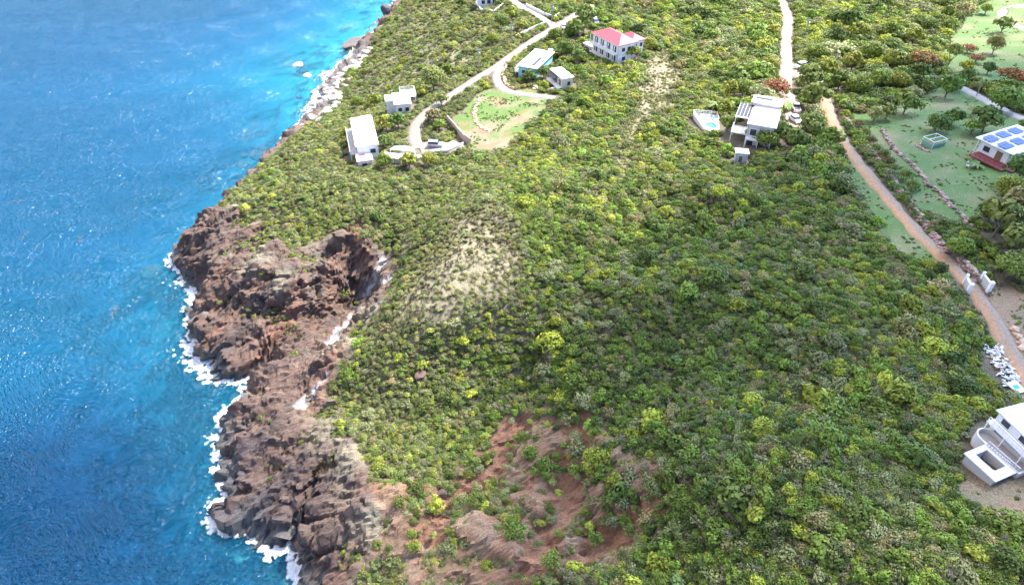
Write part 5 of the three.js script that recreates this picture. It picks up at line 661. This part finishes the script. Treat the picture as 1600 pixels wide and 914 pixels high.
{
  const beach = [-67.4, -321.5, -73.2, -301.9, -76.6, -289.3, -76.7, -272.3, -73.5, -245.6, -65.3, -328.7]; let n = 0;
  for (let k = 0; k < 420 && n < 150; k++) {
    const s = rr(0, 4.99), i = Math.floor(s), f = s - i, x = lerp(beach[2 * i], beach[2 * i + 2] ?? beach[0], f) + rr(-7, 9), z = lerp(beach[2 * i + 1], beach[2 * i + 3] ?? beach[1], f) + rr(-9, 9), d = shoreDist(x, z);
    if (d < -3 || d > 11 || i === 4) continue; n++;
    boulder('beach_boulder', 'pale sun bleached boulder on the rubble beach below the steep green slope', x, z, rr(0.7, 1.2) + 1.6 * rnd() ** 3, stones.pale[n % 3], 'boulders of the rubble beach', { flat: rr(0.55, 0.85) });
  }
  boulder('dark_boulder', 'largest boulder, a long dark slab jutting into the turquoise water', -76.2, -335.4, 5.2, stones.dark[1], null, { flat: 0.62, long: 1.75, turn: 0.5, sink: 0.3 });
  boulder('dark_boulder', 'dark upright rock at the foot of the slope above the turquoise bay', -65.3, -339.3, 3.2, stones.dark[1], null, { flat: 1.2, long: 0.8, y: 2 });
  boulder('dark_boulder', 'tall dark rock on the highest point of the far shoreline', -66.6, -374.8, 3.0, stones.dark[0], null, { flat: 1.4, long: 0.7, y: 3 });
  for (const [x, z, r, w] of [[-91.9, -300.1, 1.9, 'white washed rock standing alone off the rubble beach'], [-85.4, -282.4, 1.5, 'small white rock in the shallows beside the rubble beach'], [-98.7, -311.8, 2.2, 'pale flat rock awash in the turquoise shallows'], [-86.9, -245.1, 2.0, 'surf washed rock under the steep slope behind the headland']]) boulder('sea_rock', w, x, z, r, stones.pale[0], null, { y: -0.1, flat: 0.5, sink: 0.3 });
  for (const [x, z, r] of [[-95.5, -231.4, 3.4], [-99.4, -229.7, 1.8], [-94.6, -235.5, 2], [-98.4, -223.8, 2.4], [-91.3, -280.7, 1.6], [-76.5, -115.7, 1.9], [-65.9, -111.6, 2.2], [-106.6, -161, 3.2], [-97.1, -310, 2.8]]) boulder('sunken_rock', 'dark rock lying just under the clear water near the shore', x, z, r, stones.brown[1], 'rocks under the water', { y: -0.5 - 0.7 * r, flat: 0.5, sink: 0.3 });
  n = 0;
  for (let k = 0; k < 900 && n < 130; k++) {
    const i = 19 + Math.floor(rnd() * 27), f = rnd(), x = lerp(shoreline[i][0], shoreline[i + 1][0], f) + rr(-1.5, 3.5), z = lerp(shoreline[i][1], shoreline[i + 1][1], f) + rr(-2, 2), d = shoreDist(x, z);
    if (d < -1.2 || d > 4 || z > -40) continue; n++;
    boulder('shore_boulder', 'grey brown wave worn boulder at the foot of the rocky cliff', x, z, rr(0.5, 1) + 1.3 * rnd() ** 3, n % 3 ? stones.dark[n % 2] : stones.brown[0], 'boulders at the cliff foot', { flat: rr(0.55, 0.9) });
  }
  for (const [x, z, r, w] of [[-18.9, -97.9, 1.75, 'big dark brown boulder standing alone in the green scrub slope'], [-20.5, -102, 0.8, 'small brown rock above the big boulder in the scrub'], [-19.6, -109.3, 0.9, 'brown rock ledge at the edge of the sunlit spur'], [3.7, -69.9, 1.1, 'dark rock on the red gully beside a green bush'], [10.9, -76.1, 1.2, 'dark rock at the head of the red soil gully'], [-3.8, -69.2, 1.0, 'dark upright rock at the left of the lower gullies'], [-12.6, -73.1, 1.3, 'dark rock with a white streak in the cliff hollow'], [-19.9, -63, 1.3, 'black rock slab low on the red cliff'], [9.1, -55.6, 1.2, 'rock outcrop at the lower end of the bare gully']]) boulder('hill_boulder', w, x, z, r * 0.8, stones.brown[0], null, { flat: 0.85, long: 1.15, sink: 0.4 });
}

// ------------------------------------------------------------------ surf: foam of small bubbles heaped where the swell breaks
{
  const spots = [], wet = (x, z) => fbm(x / 5, z / 5, 3, 101), dense = (x, z) => ss(-0.2, 0.15, fbm(x / 18, z / 18, 2, 105));
  for (let i = 3; i + 1 < shoreline.length - 2; i++) {
    const [ax, az] = shoreline[i], [bx, bz] = shoreline[i + 1], L = Math.hypot(bx - ax, bz - az), hidden = az < -172 && az > -235 ? 0.4 : 1;
    for (let k = 0; k < L * 620 * hidden; k++) {
      const f = rnd(), q = rnd() ** 1.2 * 8, a = rr(0, TAU), x = lerp(ax, bx, f) + Math.cos(a) * q, z = lerp(az, bz, f) + Math.sin(a) * q, d = shoreDist(x, z) + 1.8;
      if (d > 2.4 || d < -6.5) continue; const reach = 1.2 + 4.2 * dense(x, z);
      if (-d + 5.5 * wet(x, z) > reach * (0.5 + 0.5 * rnd())) continue; if (fbm(x / 1.3, z / 1.3, 2, 107) < -0.08 + 0.25 * ss(0.5, 5, -d)) continue; spots.push([x, z, rr(0.09, 0.26) * (1 + rnd())]);
    }
  }
  const g = new THREE.IcosahedronGeometry(1, 1), im = shade(new THREE.InstancedMesh(g, std(0.86, 0.88, 0.88, 0.7, { transparent: true, opacity: 0.22 }), spots.length)), M = new THREE.Matrix4(), q = new THREE.Quaternion(), up = new THREE.Vector3(0, 1, 0);
  spots.forEach(([x, z, s], i) => { M.compose(new THREE.Vector3(x, 0.05 + rr(0, 0.12), z), q.setFromAxisAngle(up, rr(0, TAU)), new THREE.Vector3(s * rr(0.8, 1.8), s * 0.4, s)); im.setMatrixAt(i, M); });
  im.name = 'surf_foam'; im.userData = { kind: 'stuff', label: 'white surf foam breaking along the rocky shore', category: 'foam' }; scene.add(im); console.log('foam', spots.length);
}

// ------------------------------------------------------------------ fair weather clouds that shade the slopes
{
  const puffs = [0, 1, 2].map((k) => { const g = new THREE.IcosahedronGeometry(1, 3), p = g.attributes.position; for (let i = 0; i < p.count; i++) { const s = 1 + 0.25 * N3(p.getX(i) * 1.6 + k * 9, p.getY(i) * 1.6, p.getZ(i) * 1.6); p.setXYZ(i, p.getX(i) * s, p.getY(i) * s * 0.45, p.getZ(i) * s); } g.computeVertexNormals(); return g; });
  const vapour = std(0.95, 0.95, 0.96, 1, { transparent: true, opacity: 0.35 }), high = 620;
  for (const shadow of [[[78.5, -155.9], [123, -207.2], [175.2, -221.9], [97.6, -86.8], [63.2, -40.3], [-10.7, -57.2], [-9.3, -73.6], [9.8, -89.8], [28.2, -115.9], [48, -140.2]], [[-73, -114.4], [-43.4, -96.3], [-29.3, -77.3], [-19.6, -58.3], [-60.4, -64.7], [-84.5, -64.7], [-105.8, -96]]]) {
    const o = new THREE.Group(); o.name = numbered('cloud'); o.userData.kind = 'structure'; scene.add(o); withBox(shadow); const [x0, x1, z0, z1] = shadow.box;
    for (let x = x0; x < x1; x += 15) for (let z = z0; z < z1; z += 15) {
      const px = x + rr(-6, 6), pz = z + rr(-6, 6), d = polyDist(shadow, px, pz); if (d < rr(-7, 7)) continue;
      const r = rr(11, 19), y = high + rr(-25, 25), t = (y - 35) / sunDir.y, m = mesh('vapour_puff', puffs[Math.floor(rnd() * 3)], vapour, o); m.position.set(px + sunDir.x * t, y, pz + sunDir.z * t); m.scale.setScalar(r); m.rotation.y = rr(0, TAU);
    }
  }
}
renderer.render(scene, camera);
